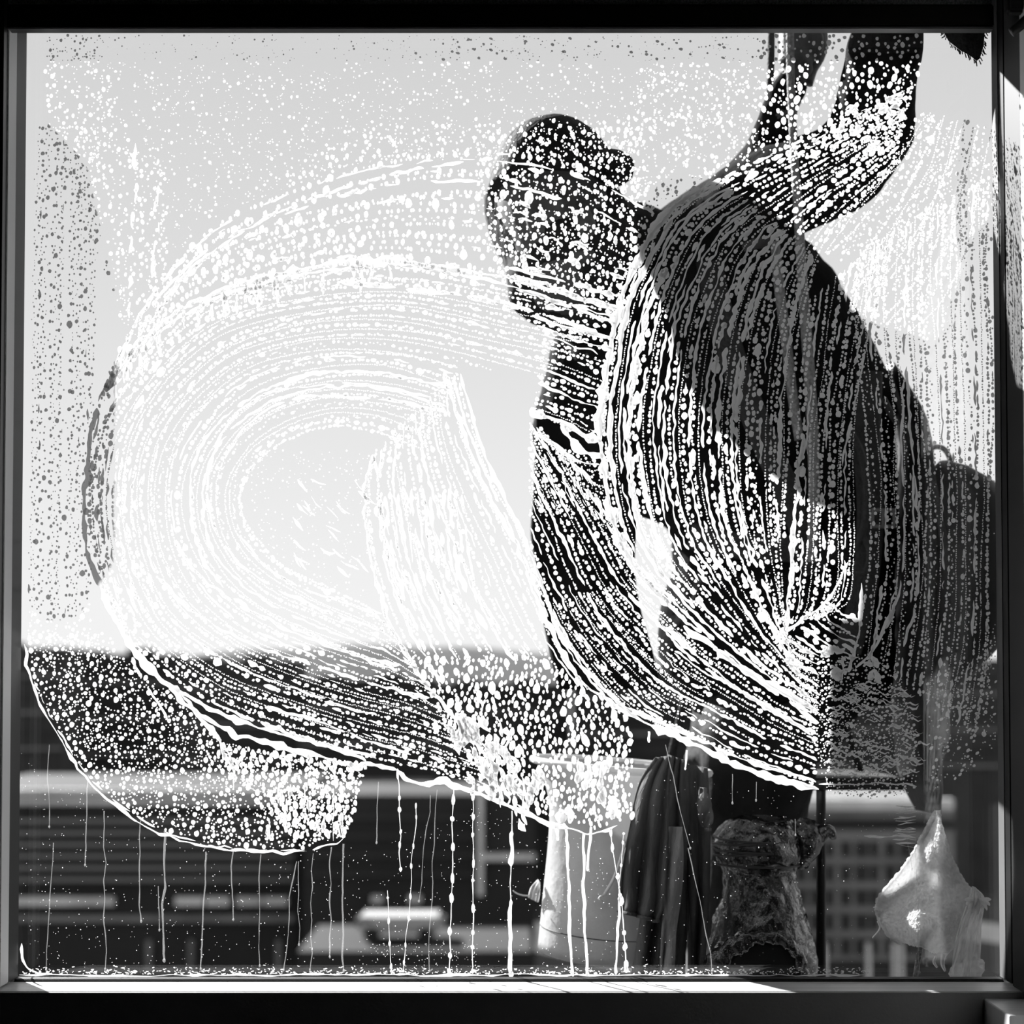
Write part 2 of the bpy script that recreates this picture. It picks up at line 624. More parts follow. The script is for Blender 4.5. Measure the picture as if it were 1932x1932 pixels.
# left office block with louvred floors
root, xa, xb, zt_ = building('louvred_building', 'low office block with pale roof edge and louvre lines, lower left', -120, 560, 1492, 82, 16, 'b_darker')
strip(root, 'parapet', -125, 540, 1489, 1503, 82, 0.5, 'b_light')
strip(root, 'parapet', -125, 540, 1507, 1519, 82, 0.3, 'b_light')
for k in range(6):
    strip(root, 'louvre', -120, 555, 1546 + k * 22, 1554 + k * 22, 82, 0.5, 'b_ledge')
for a, b in ((-100, 215), (330, 383), (388, 432), (446, 492), (496, 542)):
    strip(root, 'panel', a, b, 1693, 1709, 82, 0.3, 'b_light')
strip(root, 'base_band', -120, 555, 1728, 1740, 82, 0.3, 'b_mid')
for a in (275, 355, 520):
    strip(root, 'pier', a, a + 10, 1775, 1850, 82, 0.3, 'b_mid')

# middle yard: gantry and a white van, dark shed behind
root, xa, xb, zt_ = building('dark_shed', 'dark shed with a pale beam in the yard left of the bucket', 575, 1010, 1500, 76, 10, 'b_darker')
strip(root, 'post', 900, 912, 1478, 1690, 76, 0.5, 'b_light')
strip(root, 'beam', 900, 1010, 1612, 1624, 76, 0.6, 'b_light')
strip(root, 'sign_panel', 700, 722, 1690, 1704, 76, 0.3, 'b_light')
strip(root, 'sign_panel', 770, 795, 1690, 1704, 76, 0.3, 'b_light')
for k in range(4):
    strip(root, 'ledge', 580, 895, 1540 + k * 36, 1546 + k * 36, 76, 0.3, 'b_dark')
van = thing('parked_van', 'white blurred van parked in the yard below the middle of the window', 'van', P(757, 1760, 66))
a, b = P(676, 1722, 66), P(838, 1752, 66)
box('van_body', a.x, b.x, 64.5, 67.0, b.z, a.z, 'b_white', van, 0.25)
box('windscreen', a.x - 0.02, a.x + 0.8, 64.6, 66.9, (a.z + b.z) / 2, a.z - 0.15, 'b_glass', van, 0.05)
for xx in (a.x + 0.8, b.x - 0.8):
    bm = bmesh.new()
    add_tube(bm, [(xx, 64.4, b.z - 0.05), (xx, 64.8, b.z - 0.05)], 0.38, 14)
    bm_ob('wheel', bm, 'b_darker', van)
# van stands on a roof deck
deck = thing('parking_deck', 'dark flat parking deck under the white van', 'building', P(760, 1775, 66))
zz = b.z - 0.44
box('slab', P(590, 0, 66).x, P(1000, 0, 66).x, 62.5, 69.5, zz - 1.0, zz, 'b_darker', deck)
for px in (610, 800, 985):
    xx = P(px, 0, 66).x
    box('column', xx - 0.3, xx + 0.3, 65.5, 66.5, GROUND, zz - 1.0, 'b_dark', deck)

# right block with rows of dark windows
root, xa, xb, zt_ = building('windowed_building', 'grey block with rows of small dark windows, lower right behind the cloth', 1470, 1800, 1512, 70, 14, 'b_mid')
strip(root, 'parapet', 1465, 1800, 1508, 1528, 70, 0.5, 'b_light')
strip(root, 'shadow_band', 1470, 1800, 1545, 1566, 70, 0.05, 'b_darker')
for rrow in range(5):
    y = 1588 + rrow * 46
    strip(root, 'ledge', 1470, 1800, y + 34, y + 40, 70, 0.35, 'b_mid')
    for k in range(11):
        x = 1474 + k * 28
        w2 = 16 + 4 * ((k * 7 + rrow * 3) % 3)
        strip(root, 'window', x, x + w2, y, y + 28, 70, 0.06, 'b_glass')
strip(root, 'plinth', 1470, 1800, 1815, 1845, 70, 0.2, 'b_darker')
for k, x in enumerate((1552, 1635, 1684, 1697)):
    strip(root, 'pilaster', x, x + 9, 1780, 1850, 70, 0.4, 'b_light')

# ------------------------------------------------------------------ window cleaner
per = thing('person', 'window cleaner in dark clothes and cap hanging outside, arm raised to the glass', 'person', P(1400, 1340, 0.5))

# body: one continuous surface, head, neck, trunk, arms with hands, legs
bm = bmesh.new()
add_loft(bm, px_rings([
    (252, 1010, 1080, 0.29, 0.03), (275, 965, 1115, 0.29, 0.075), (320, 945, 1140, 0.29, 0.098), (380, 935, 1150, 0.29, 0.105),
    (430, 945, 1150, 0.29, 0.105), (480, 965, 1140, 0.285, 0.095), (530, 985, 1130, 0.28, 0.08), (565, 1005, 1115, 0.28, 0.06), (585, 1030, 1095, 0.28, 0.03)], 22))
# face looks up towards the raised hand (to the right and to the glass)
add_loft(bm, px_rings([(385, 1092, 1108, 0.188, 0.010), (410, 1090, 1120, 0.178, 0.016), (432, 1086, 1128, 0.172, 0.022), (446, 1092, 1120, 0.180, 0.014)], 8), 12)   # nose
add_loft(bm, px_rings([(472, 1078, 1122, 0.197, 0.010), (482, 1072, 1128, 0.193, 0.014), (494, 1080, 1120, 0.198, 0.010)], 6), 12)   # lips
for ex, ed in ((1055, 0.188), (1128, 0.212)):
    add_loft(bm, px_rings([(372, ex - 14, ex + 14, ed, 0.012), (384, ex - 18, ex + 18, ed, 0.016), (396, ex - 14, ex + 14, ed, 0.012)], 6), 12)
add_loft(bm, px_rings([(385, 1000, 1030, 0.205, 0.012), (410, 990, 1038, 0.2, 0.016), (445, 1002, 1028, 0.205, 0.012)], 8), 12)   # ear
px_tube(bm, [(1075, 510, 0.31, 52), (1130, 580, 0.40, 52), (1210, 640, 0.49, 60)], 10, 16)          # neck
add_loft(bm, px_rings([(540, 1200, 1420, 0.49, 0.06), (600, 1150, 1500, 0.50, 0.07), (760, 1150, 1530, 0.52, 0.085),
                       (950, 1310, 1530, 0.54, 0.075), (1120, 1370, 1570, 0.555, 0.075), (1300, 1370, 1570, 0.555, 0.085), (1390, 1370, 1560, 0.55, 0.07)], 26))
px_tube(bm, [(1290, 500, 0.42, 55), (1420, 420, 0.34, 52), (1560, 350, 0.28, 48), (1640, 290, 0.25, 42), (1660, 200, 0.21, 38), (1668, 90, 0.15, 32), (1672, 20, 0.12, 30)], 30, 14)
px_tube(bm, [(1260, 520, 0.46, 52), (1360, 430, 0.42, 48), (1430, 330, 0.36, 42), (1460, 240, 0.31, 34), (1495, 160, 0.29, 28), (1515, 120, 0.28, 26)], 24, 14)
# hand on the rope: palm, four curled fingers, thumb
px_tube(bm, [(1512, 125, 0.285, 26), (1525, 95, 0.28, 30), (1530, 62, 0.28, 28)], 8, 12, 0.6)
for k, (fy, ln) in enumerate(((58, 34), (76, 38), (94, 36), (111, 30))):
    px_tube(bm, [(1528, fy, 0.27, 10), (1505, fy - 2, 0.25, 9.5), (1482, fy, 0.258, 9), (1474, fy + 3, 0.28, 8.5), (1486 + ln * 0.3, fy + 6, 0.292, 8)], 12, 8)
px_tube(bm, [(1530, 112, 0.275, 12), (1546, 84, 0.262, 11), (1538, 56, 0.255, 10), (1518, 44, 0.258, 9)], 10, 8)
# hand on the mop handle (behind the blind)
px_tube(bm, [(1672, 30, 0.12, 30), (1684, -5, 0.10, 36), (1692, -42, 0.09, 32)], 8, 12, 0.6)
for k in range(4):
    fy = -50 + k * 19
    px_tube(bm, [(1690, fy, 0.085, 11), (1716, fy - 2, 0.066, 10), (1736, fy + 2, 0.074, 9.5), (1738, fy + 6, 0.098, 9), (1722, fy + 8, 0.104, 8)], 12, 8)
px_tube(bm, [(1680, 8, 0.1, 12), (1700, 20, 0.085, 11), (1722, 14, 0.08, 10), (1738, 4, 0.086, 9)], 10, 8)
# legs: seated, shins hanging
for kx, fx2, dd in ((1392, 1380, 0.42), (1466, 1442, 0.44)):
    px_tube(bm, [(kx + 50, 1335, 0.55, 50), (kx + 15, 1360, 0.47, 48), (kx, 1410, dd + 0.02, 44), (kx, 1480, dd + 0.03, 42), (fx2, 1640, dd + 0.06, 38),
                 (fx2, 1800, dd + 0.07, 32), (fx2, 1850, dd + 0.065, 36), (fx2 - 3, 1880, dd, 36), (fx2 - 8, 1890, dd - 0.09, 28)], 36, 14)
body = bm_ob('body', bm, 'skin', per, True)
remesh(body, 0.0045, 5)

# jacket with both sleeves
bm = bmesh.new()
add_loft(bm, px_rings([
    (425, 1290, 1440, 0.44, 0.05), (450, 1230, 1505, 0.45, 0.085), (500, 1165, 1555, 0.46, 0.11), (560, 1095, 1595, 0.47, 0.125), (620, 1052, 1630, 0.48, 0.135),
    (700, 1030, 1668, 0.49, 0.14), (770, 1012, 1690, 0.50, 0.145), (850, 1012, 1690, 0.51, 0.145), (930, 1100, 1690, 0.52, 0.14), (985, 1250, 1690, 0.53, 0.14),
    (1060, 1266, 1688, 0.54, 0.135), (1140, 1252, 1684, 0.54, 0.135), (1230, 1240, 1684, 0.54, 0.14), (1330, 1290, 1680, 0.54, 0.14)], 44), 36)
px_tube(bm, [(1120, 610, 0.38, 74), (1180, 640, 0.42, 84), (1250, 680, 0.46, 90)], 10, 16)      # collar
# sleeve of the raised arm
px_tube(bm, [(1270, 500, 0.44, 95), (1340, 440, 0.39, 88), (1420, 385, 0.34, 84), (1510, 350, 0.29, 88), (1590, 310, 0.26, 86), (1635, 255, 0.235, 82),
             (1652, 190, 0.205, 76), (1662, 130, 0.18, 72), (1672, 80, 0.16, 70), (1680, 40, 0.14, 66)], 40, 20)
# sleeve of the arm on the rope
px_tube(bm, [(1290, 470, 0.47, 75), (1370, 400, 0.42, 66), (1430, 320, 0.36, 50), (1458, 260, 0.32, 40), (1476, 200, 0.3, 32), (1500, 150, 0.29, 30)], 28, 16)
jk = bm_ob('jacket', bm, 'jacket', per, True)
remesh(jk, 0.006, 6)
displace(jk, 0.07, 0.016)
# open front of the jacket hanging clear of the hip
sheet('jacket_front', [(1012, 780), (1010, 860), (1007, 940), (1003, 1010), (1016, 1080), (1024, 1150), (1040, 1230), (1056, 1300)],
      [(1190, 780), (1212, 860), (1204, 940), (1197, 1010), (1194, 1080), (1204, 1150), (1226, 1230), (1240, 1300)], 'jacket',
      lambda u, v: 0.435 + 0.022 * v * math.sin(9 * u + 1), jk, 36, 40, 0.014)

# trousers
bm = bmesh.new()
add_loft(bm, px_rings([(1240, 1310, 1600, 0.54, 0.12), (1310, 1310, 1620, 0.54, 0.13), (1380, 1300, 1600, 0.53, 0.13), (1440, 1290, 1540, 0.52, 0.1)], 14), 30)
for kx, fx2, dd in ((1392, 1380, 0.42), (1466, 1442, 0.44)):
    px_tube(bm, [(kx + 50, 1335, 0.55, 88), (kx + 15, 1360, 0.47, 84), (kx, 1410, dd + 0.02, 74), (kx, 1480, dd + 0.03, 68), (fx2, 1640, dd + 0.06, 60), (fx2, 1815, dd + 0.07, 54)], 30, 16)
tr = bm_ob('trousers', bm, 'trousers', per, True)
remesh(tr, 0.007, 6)
displace(tr, 0.06, 0.014)

# boots
for fx2, dd in ((1380, 0.42), (1442, 0.44)):
    bm = bmesh.new()
    px_tube(bm, [(fx2, 1790, dd + 0.07, 50), (fx2, 1850, dd + 0.065, 52), (fx2 - 3, 1880, dd, 50), (fx2 - 8, 1890, dd - 0.10, 40), (fx2 - 9, 1892, dd - 0.13, 26)], 18, 14)
    bo = bm_ob('boot', bm, 'plastic_black', per, True)
    remesh(bo, 0.006, 4)

# cap with a short visor and a rolled band
bm = bmesh.new()
add_loft(bm, px_rings([(243, 1020, 1072, 0.29, 0.03), (250, 985, 1100, 0.29, 0.065), (265, 960, 1122, 0.29, 0.09), (290, 940, 1145, 0.29, 0.11), (330, 926, 1160, 0.29, 0.12), (372, 918, 1162, 0.29, 0.122)], 18), 36)
cp = bm_ob('cap', bm, 'cap', per, True)
displace(cp, 0.04, 0.006)
bm = bmesh.new()
px_tube(bm, [(1120, 300, 0.27, 30), (1150, 312, 0.235, 38), (1168, 326, 0.21, 34), (1178, 342, 0.2, 18)], 12, 16, 0.35)
bm_ob('visor', bm, 'cap', cp, True)
# collar and neck gaiter
bm = bmesh.new()
add_loft(bm, px_rings([(366, 915, 1168, 0.325, 0.105), (400, 913, 1190, 0.33, 0.108), (440, 922, 1200, 0.33, 0.11), (462, 932, 1200, 0.33, 0.135), (485, 945, 1200, 0.33, 0.15), (505, 956, 1185, 0.325, 0.142), (530, 956, 1175, 0.32, 0.128),
                       (560, 959, 1170, 0.33, 0.118), (580, 972, 1170, 0.34, 0.115), (594, 1000, 1165, 0.35, 0.11), (604, 1040, 1160, 0.36, 0.10), (615, 1060, 1150, 0.37, 0.08)], 30), 30)
px_tube(bm, [(1150, 420, 0.34, 50), (1210, 450, 0.40, 62), (1290, 490, 0.44, 70)], 12, 14)
px_tube(bm, [(1060, 596, 0.27, 10), (1030, 598, 0.262, 8), (1006, 606, 0.26, 4)], 8, 8)
ng = bm_ob('neck_hood', bm, 'gaiter', per, True)
remesh(ng, 0.005, 4)
displace(ng, 0.03, 0.006)

# gloves (thin shells over the hands)
for nm, pts in (('glove', [(1502, 150, 0.29, 34), (1514, 122, 0.285, 31), (1526, 95, 0.28, 34), (1531, 60, 0.28, 31), (1531, 45, 0.28, 20)]),
                ('glove', [(1676, 45, 0.14, 44), (1676, 28, 0.12, 36), (1685, -5, 0.10, 41), (1692, -42, 0.09, 36), (1694, -58, 0.088, 20)])):
    bm = bmesh.new()
    px_tube(bm, pts, 14, 14, 0.75)
    g = bm_ob(nm, bm, 'glove', per, True)

# harness: straps, buckle, loops
har = [[(1335, 470, 0.35), (1350, 560, 0.338), (1390, 700, 0.342), (1450, 850, 0.352), (1500, 960, 0.372), (1540, 1080, 0.388)],
       [(1640, 700, 0.36), (1636, 850, 0.355), (1642, 960, 0.362), (1632, 1100, 0.375), (1600, 1230, 0.39)],
       [(1300, 1010, 0.405), (1400, 1030, 0.388), (1500, 1035, 0.385), (1600, 1030, 0.395)]]
for pts in har:
    bm = bmesh.new()
    a = catmull(np.array(pts), 26)
    w_ = [Vector(v) for v in Pn(a[:, 0], a[:, 1], a[:, 2]).tolist()]
    add_tube(bm, w_, 0.021, 10, True, 0.14)
    bm_ob('harness_strap', bm, 'strap', per, True)
bk = []
bm = bmesh.new()
q = P(1665, 978, 0.345)
for (dx0, dx1, dz0, dz1) in ((-0.018, 0.02, 0.010, 0.015), (-0.018, 0.02, -0.015, -0.010), (-0.018, -0.013, -0.010, 0.010), (0.015, 0.02, -0.010, 0.010), (-0.002, 0.003, -0.010, 0.010)):
    add_box(bm, q.x + dx0, q.x + dx1, q.y - 0.003, q.y + 0.003, q.z + dz0, q.z + dz1, 0.0008)
bm_ob('buckle', bm, 'metal', per)
for pts in ([(1604, 815, 0.34, 7), (1622, 850, 0.325, 8), (1634, 910, 0.318, 9), (1632, 980, 0.32, 8), (1616, 1040, 0.33, 7)],
            [(1628, 1010, 0.325, 5), (1640, 1040, 0.315, 6), (1634, 1075, 0.315, 6), (1614, 1080, 0.32, 5)],
            [(1668, 752, 0.35, 5), (1678, 775, 0.345, 7), (1692, 800, 0.35, 5)]):
    bm = bmesh.new()
    px_tube(bm, pts, 16, 10)
    bm_ob('harness_loop', bm, 'strap', per, True)

# seat board the worker hangs on
sb = thing('seat_board', 'dark rope seat board under the hanging worker', 'seat', P(1440, 1420, 0.55))
q = P(1460, 1462, 0.57)
box('board', q.x - 0.2, q.x + 0.2, 0.49, 0.72, q.z - 0.02, q.z, 'seat_wood', sb, 0.004)
for s in (-0.17, 0.17):
    bm = bmesh.new()
    add_tube(bm, [(q.x + s, 0.66, q.z - 0.01), (q.x + s * 0.6, 0.70, q.z + 0.25), (q.x + s * 0.1, 0.72, q.z + 0.55)], 0.008, 8)
    bm_ob('sling', bm, 'rope_dark', sb, True)

# ropes
def rope(name, label, pts, material, n=40):
    bm = bmesh.new()
    px_tube(bm, pts, n, 8)
    return tag(bm_ob(name, bm, material, None, True), label, 'rope')


rope('safety_rope', 'thin dark rope hanging straight down left of the raised arm', [(1455, -400, 0.33, 7), (1455, 60, 0.33, 7), (1452, 180, 0.33, 7), (1450, 300, 0.335, 7)], 'rope_dark')
rope('main_rope', 'pale grey rope running past the raised sleeve and down the jacket', [(1486, -400, 0.23, 8), (1490, 60, 0.225, 8), (1496, 250, 0.21, 8), (1506, 400, 0.22, 9), (1516, 560, 0.31, 10), (1528, 720, 0.325, 11), (1536, 900, 0.33, 11), (1532, 1060, 0.345, 10)], 'rope_grey')
rope('lanyard', 'short grey lanyard slanting across the upper jacket', [(1462, 455, 0.30, 9), (1470, 540, 0.315, 10), (1484, 650, 0.325, 10), (1496, 750, 0.325, 10), (1508, 830, 0.33, 9)], 'rope_grey')

# washer mop held against the glass in the top right corner
mp = thing('washer_mop', 'black fleecy washer mop against the glass at the upper right corner', 'mop', P(1800, 60, 0.03))
bm = bmesh.new()
outline = [(1768, 40), (1790, 78), (1812, 95), (1830, 105), (1843, 115), (1849, 110), (1856, 86), (1858, 62), (1858, -30), (1740, -60)]
ring1 = [P(a, b, 0.014) for a, b in outline]
cx, cy = 1806, 30
ring2 = [P(cx + (a - cx) * 0.96, cy + (b - cy) * 0.96, 0.030) for a, b in outline]
ring3 = [P(cx + (a - cx) * 0.7, cy + (b - cy) * 0.7, 0.042) for a, b in outline]
vr = [[bm.verts.new(v) for v in rr] for rr in (ring1, ring2, ring3)]
n = len(outline)
for i in range(2):
    for k in range(n):
        bm.faces.new((vr[i][k], vr[i + 1][k], vr[i + 1][(k + 1) % n], vr[i][(k + 1) % n]))
bm.faces.new(vr[0])
bm.faces.new(list(reversed(vr[2])))
bmesh.ops.recalc_face_normals(bm, faces=bm.faces)
ms = bm_ob('fleece_sleeve', bm, 'mop', mp, True)
bm = bmesh.new()
ol = catmull(np.array(outline[:9], float), 90)
for k in range(90):
    if rng.random() < 0.35:
        continue
    a, b = ol[k]
    dx, dy = (a - cx) * 0.06 + rng.normal(0, 2), (b - cy) * 0.07 + abs(rng.normal(2, 2))
    p0, p1, p2 = P(a, b, 0.018), P(a + dx * .6, b + dy * .5, 0.02), P(a + dx, b + dy, 0.018)
    add_tube(bm, [p0, p1, p2], 0.0007, 4)
fo = bm_ob('fringe', bm, 'mop', mp)
fo['kind'] = 'stuff'
bm = bmesh.new()
px_tube(bm, [(1800, -20, 0.045, 10), (1770, -24, 0.07, 11), (1720, -28, 0.085, 12), (1640, -40, 0.10, 12)], 12, 10)
bm_ob('handle', bm, 'pole', mp, True)

# pack on the right with a loop handle
pk = thing('equipment_bag', 'dark round equipment bag with a loop handle at the right window edge', 'bag', P(1800, 1300, 0.45))
bm = bmesh.new()
add_loft(bm, px_rings([(874, 1766, 1790, 0.45, 0.03), (888, 1756, 1822, 0.45, 0.06), (915, 1754, 1862, 0.45, 0.085), (960, 1754, 1890, 0.45, 0.10), (1030, 1754, 1905, 0.45, 0.108),
                       (1120, 1754, 1905, 0.45, 0.108), (1200, 1754, 1885, 0.45, 0.10), (1260, 1750, 1840, 0.45, 0.08), (1300, 1758, 1800, 0.45, 0.05)], 30), 30, 2.3)
o = bm_ob('bag_body', bm, 'pack', pk, True)
displace(o, 0.06, 0.014)
bm = bmesh.new()
px_tube(bm, [(1744, 882, 0.44, 5), (1748, 856, 0.435, 5), (1766, 843, 0.43, 5), (1784, 850, 0.43, 5), (1796, 876, 0.435, 5), (1800, 895, 0.44, 5)], 20, 8)
bm_ob('loop_handle', bm, 'strap', pk, True)
bm = bmesh.new()
px_tube(bm, [(1760, 910, 0.37, 7), (1775, 990, 0.345, 7), (1800, 1120, 0.338, 7), (1806, 1230, 0.35, 7)], 20, 8, 0.4)
bm_ob('bag_strap', bm, 'strap', pk, True)
bp = thing('tool_pouch', 'flat dark tool pouch on the worker\'s back, slanting upper edge', 'pouch', P(1690, 1300, 0.5))
bm = bmesh.new()
add_loft(bm, px_rings([(690, 1672, 1682, 0.5, 0.03), (740, 1680, 1705, 0.5, 0.06), (800, 1698, 1722, 0.5, 0.09), (870, 1704, 1736, 0.5, 0.105), (1000, 1704, 1738, 0.5, 0.11),
                       (1150, 1702, 1738, 0.5, 0.11), (1300, 1700, 1744, 0.5, 0.10), (1450, 1705, 1764, 0.5, 0.08), (1530, 1738, 1767, 0.5, 0.05)], 34), 26, 2.6)
o = bm_ob('pouch_body', bm, 'pack', bp, True)
displace(o, 0.08, 0.012)
bm = bmesh.new()
px_tube(bm, [(1676, 700, 0.46, 5), (1700, 775, 0.425, 6), (1720, 850, 0.395, 6)], 12, 8, 0.4)
bm_ob('flap_piping', bm, 'strap', bp, True)

# ------------------------------------------------------------------ bucket, rags, bag, cloth
bu = thing('bucket', 'pale translucent bucket hanging in front of the dark yard', 'bucket', P(1140, 1815, 0.32))
bm = bmesh.new()
def circ_rings(rows, d, n):
    a = catmull(np.array(rows, float), n)
    out = []
    for py, l, rr in a:
        pl, pr = P(l, py, d), P(rr, py, d)
        rad = (pr - pl).length / 2
        out.append(((pl + pr) / 2, rad, rad))
    return out
BD = 0.34
add_loft(bm, circ_rings([(1444, 985, 1300), (1480, 1000, 1290), (1530, 1014, 1280), (1600, 1017, 1272), (1700, 1015, 1264), (1798, 1013, 1256)], BD, 22), 48, cap=False)
o = bm_ob('bucket_wall', bm, 'bucket', bu, True)
m = o.modifiers.new('thickness', 'SOLIDIFY')
m.thickness = 0.003
bm = bmesh.new()
add_loft(bm, circ_rings([(1794, 1015, 1254), (1800, 1015, 1254)], BD, 2), 48)
bm_ob('bucket_base', bm, 'bucket', bu)
bm = bmesh.new()
a, b = P(976, 1443, BD), P(1309, 1443, BD)
cc, rad = (a + b) / 2, (b - a).length / 2
add_tube(bm, [cc + Vector((math.cos(t) * rad, math.sin(t) * rad, 0)) for t in np.linspace(0, 2 * math.pi, 49)], 0.0055, 8)
bm_ob('rim', bm, 'bucket_rim', bu, True)
bm = bmesh.new()
a, b = P(1014, 1752, BD), P(1258, 1752, BD)
cc, rad = (a + b) / 2, (b - a).length / 2
add_tube(bm, [cc + Vector((math.cos(t) * (rad + .0005), math.sin(t) * (rad + .0005), 0)) for t in np.linspace(0, 2 * math.pi, 49)], 0.0008, 6)
bm_ob('seam', bm, 'cord', bu, True)
bm = bmesh.new()
px_tube(bm, [(1160, 1590, 0.22, 3), (1146, 1650, 0.218, 3), (1128, 1690, 0.22, 3)], 10, 6)
px_tube(bm, [(1128, 1690, 0.22, 2), (1118, 1696, 0.218, 2), (1126, 1702, 0.22, 2)], 6, 6)
bm_ob('handle_cord', bm, 'thread', bu, True)
bu.rotation_euler.y = math.radians(4.5)
tie = thing('tied_rag', 'small pale rag end with a loose thread at the left of the bucket', 'rag', P(1008, 1690, 0.3))
sheet('rag_end', [(1016, 1660), (1002, 1676), (998, 1694)], [(1018, 1668), (1017, 1690), (1014, 1702)], 'thread', lambda u, v: 0.33 - 0.01 * math.sin(5 * v) + 0.006 * math.sin(9 * u), tie, 8, 10, 0.003)
bm = bmesh.new()
px_tube(bm, [(1000, 1690, 0.325, 1.4), (985, 1689, 0.32, 1.3), (972, 1684, 0.32, 1.2), (968, 1680, 0.32, 1.0)], 12, 6)
bm_ob('thread', bm, 'thread', tie)

def folds(base, amp, n, ph=0.0):
    return lambda u, v: base + amp * (0.35 + 0.65 * v) * math.sin(2 * math.pi * n * u + ph + 0.8 * math.sin(3 * v)) + 0.006 * math.sin(8 * v + 4 * u)


def rag(label, left, right, base, amp, n, ph, material, nu=40):
    t = thing('hanging_rag', label, 'rag', P((left[-1][0] + right[-1][0]) / 2, left[-1][1], base))
    o = sheet('rag_cloth', left, right, material, folds(base, amp, n, ph), t, nu, 36, 0.004)
    sheet('hem', [left[-1], (left[-1][0], left[-1][1] + 6)], [right[-1], (right[-1][0], right[-1][1] + 6)], material, lambda u, v: folds(base, amp, n, ph)(u, 1.0), t, nu, 3, 0.007)
    return t


rag('dark folded rag draped over the bucket rim, ending at its middle', [(1238, 1430), (1205, 1480), (1188, 1560), (1172, 1650), (1168, 1715)], [(1270, 1426), (1262, 1500), (1258, 1600), (1252, 1700), (1240, 1735)], 0.145, 0.010, 2.5, 0.4, 'rag_dark')
rag('long dark rag with deep folds hanging right of the bucket', [(1262, 1424), (1232, 1520), (1222, 1640), (1205, 1760), (1190, 1850)], [(1296, 1436), (1300, 1520), (1302, 1640), (1296, 1760), (1290, 1850)], 0.185, 0.012, 3.0, 1.4, 'rag_dark', 48)
rag('grey rag strip with a lit lower end between the long rags', [(1262, 1560), (1256, 1660), (1250, 1760), (1246, 1850)], [(1288, 1560), (1286, 1660), (1276, 1760), (1268, 1850)], 0.145, 0.006, 1.0, 0.2, 'rag_mid', 16)
rag('dark rag hanging against the black plastic bag', [(1290, 1440), (1292, 1560), (1300, 1700), (1300, 1850)], [(1334, 1450), (1338, 1560), (1336, 1700), (1326, 1850)], 0.20, 0.012, 1.6, 2.0, 'rag_dark', 28)
rag('small grey rag tip showing above the black plastic bag', [(1322, 1486), (1316, 1520), (1322, 1552), (1332, 1562)], [(1330, 1486), (1342, 1520), (1344, 1548), (1338, 1562)], 0.172, 0.003, 0.6, 0.2, 'rag_mid', 10)

pb = thing('plastic_bag', 'crumpled shiny black plastic bag tied with cord below the worker', 'plastic bag', P(1435, 1845, 0.25))
bm = bmesh.new()
add_loft(bm, px_rings([(1545, 1385, 1490, 0.27, 0.05), (1562, 1362, 1503, 0.27, 0.065), (1585, 1348, 1508, 0.27, 0.075), (1615, 1350, 1506, 0.27, 0.075), (1638, 1362, 1498, 0.27, 0.06),
                       (1660, 1366, 1502, 0.27, 0.065), (1700, 1362, 1512, 0.27, 0.075), (1750, 1346, 1526, 0.27, 0.09), (1800, 1338, 1536, 0.27, 0.095), (1850, 1336, 1536, 0.27, 0.09)], 60), 72)
o = bm_ob('bag_skin', bm, 'plastic_black', pb, True)
displace(o, 0.022, 0.016, depth=3)
bm = bmesh.new()
px_tube(bm, [(1344, 1850, 0.155, 20), (1358, 1812, 0.15, 22), (1388, 1784, 0.15, 19), (1440, 1768, 0.15, 12), (1482, 1780, 0.15, 10), (1506, 1808, 0.155, 10), (1516, 1850, 0.16, 9)], 60, 20)
o = bm_ob('opening_roll', bm, 'plastic_black', pb, True)
displace(o, 0.012, 0.016, depth=3)
bm = bmesh.new()
add_loft(bm, px_rings([(1778, 1412, 1474, 0.158, 0.004), (1795, 1380, 1498, 0.158, 0.006), (1820, 1368, 1506, 0.158, 0.006), (1850, 1362, 1510, 0.158, 0.006)], 10), 24)
bm_ob('opening', bm, 'gasket', pb, True)
bm = bmesh.new()
add_loft(bm, px_rings([(1546, 1510, 1530, 0.27, 0.01), (1556, 1496, 1546, 0.27, 0.022), (1580, 1488, 1552, 0.27, 0.03), (1610, 1492, 1540, 0.27, 0.028), (1640, 1504, 1528, 0.27, 0.012)], 16), 24)
px_tube(bm, [(1540, 1580, 0.265, 18), (1556, 1566, 0.262, 14), (1568, 1572, 0.262, 10), (1572, 1582, 0.262, 4)], 10, 12)
o = bm_ob('knot', bm, 'plastic_black', pb, True)
displace(o, 0.02, 0.014, depth=3)
for k, (ya, yb) in enumerate(((1590, 1582), (1600, 1606), (1612, 1598), (1626, 1632), (1576, 1590))):
    bm = bmesh.new()
    th = np.linspace(math.pi * 1.02, 2 * math.pi * 0.99, 24)
    pts = []
    for i, t in enumerate(th):
        px = 1428 + 82 * math.cos(t)
        pts.append(P(px, ya + (yb - ya) * i / 23 + 8 * math.sin(math.pi * i / 23), 0.27 + 0.08 * math.sin(t)))
    add_tube(bm, pts, 0.0018, 6)
    bm_ob('tie_cord', bm, 'cord', pb)

pole = thing('upright_pole', 'thin black pole standing upright right of the plastic bag', 'pole', P(1549, 1850, 0.3))
bm = bmesh.new()
px_tube(bm, [(1549, 1480, 0.3, 9), (1549, 1700, 0.3, 9), (1549, 1885, 0.3, 9)], 12, 14)
bm_ob('shaft', bm, 'pole', pole, True)
bm = bmesh.new()
px_tube(bm, [(1549, 1472, 0.3, 10.5), (1549, 1490, 0.3, 10.5)], 4, 14)
bm_ob('end_collar', bm, 'cord', pole, True)

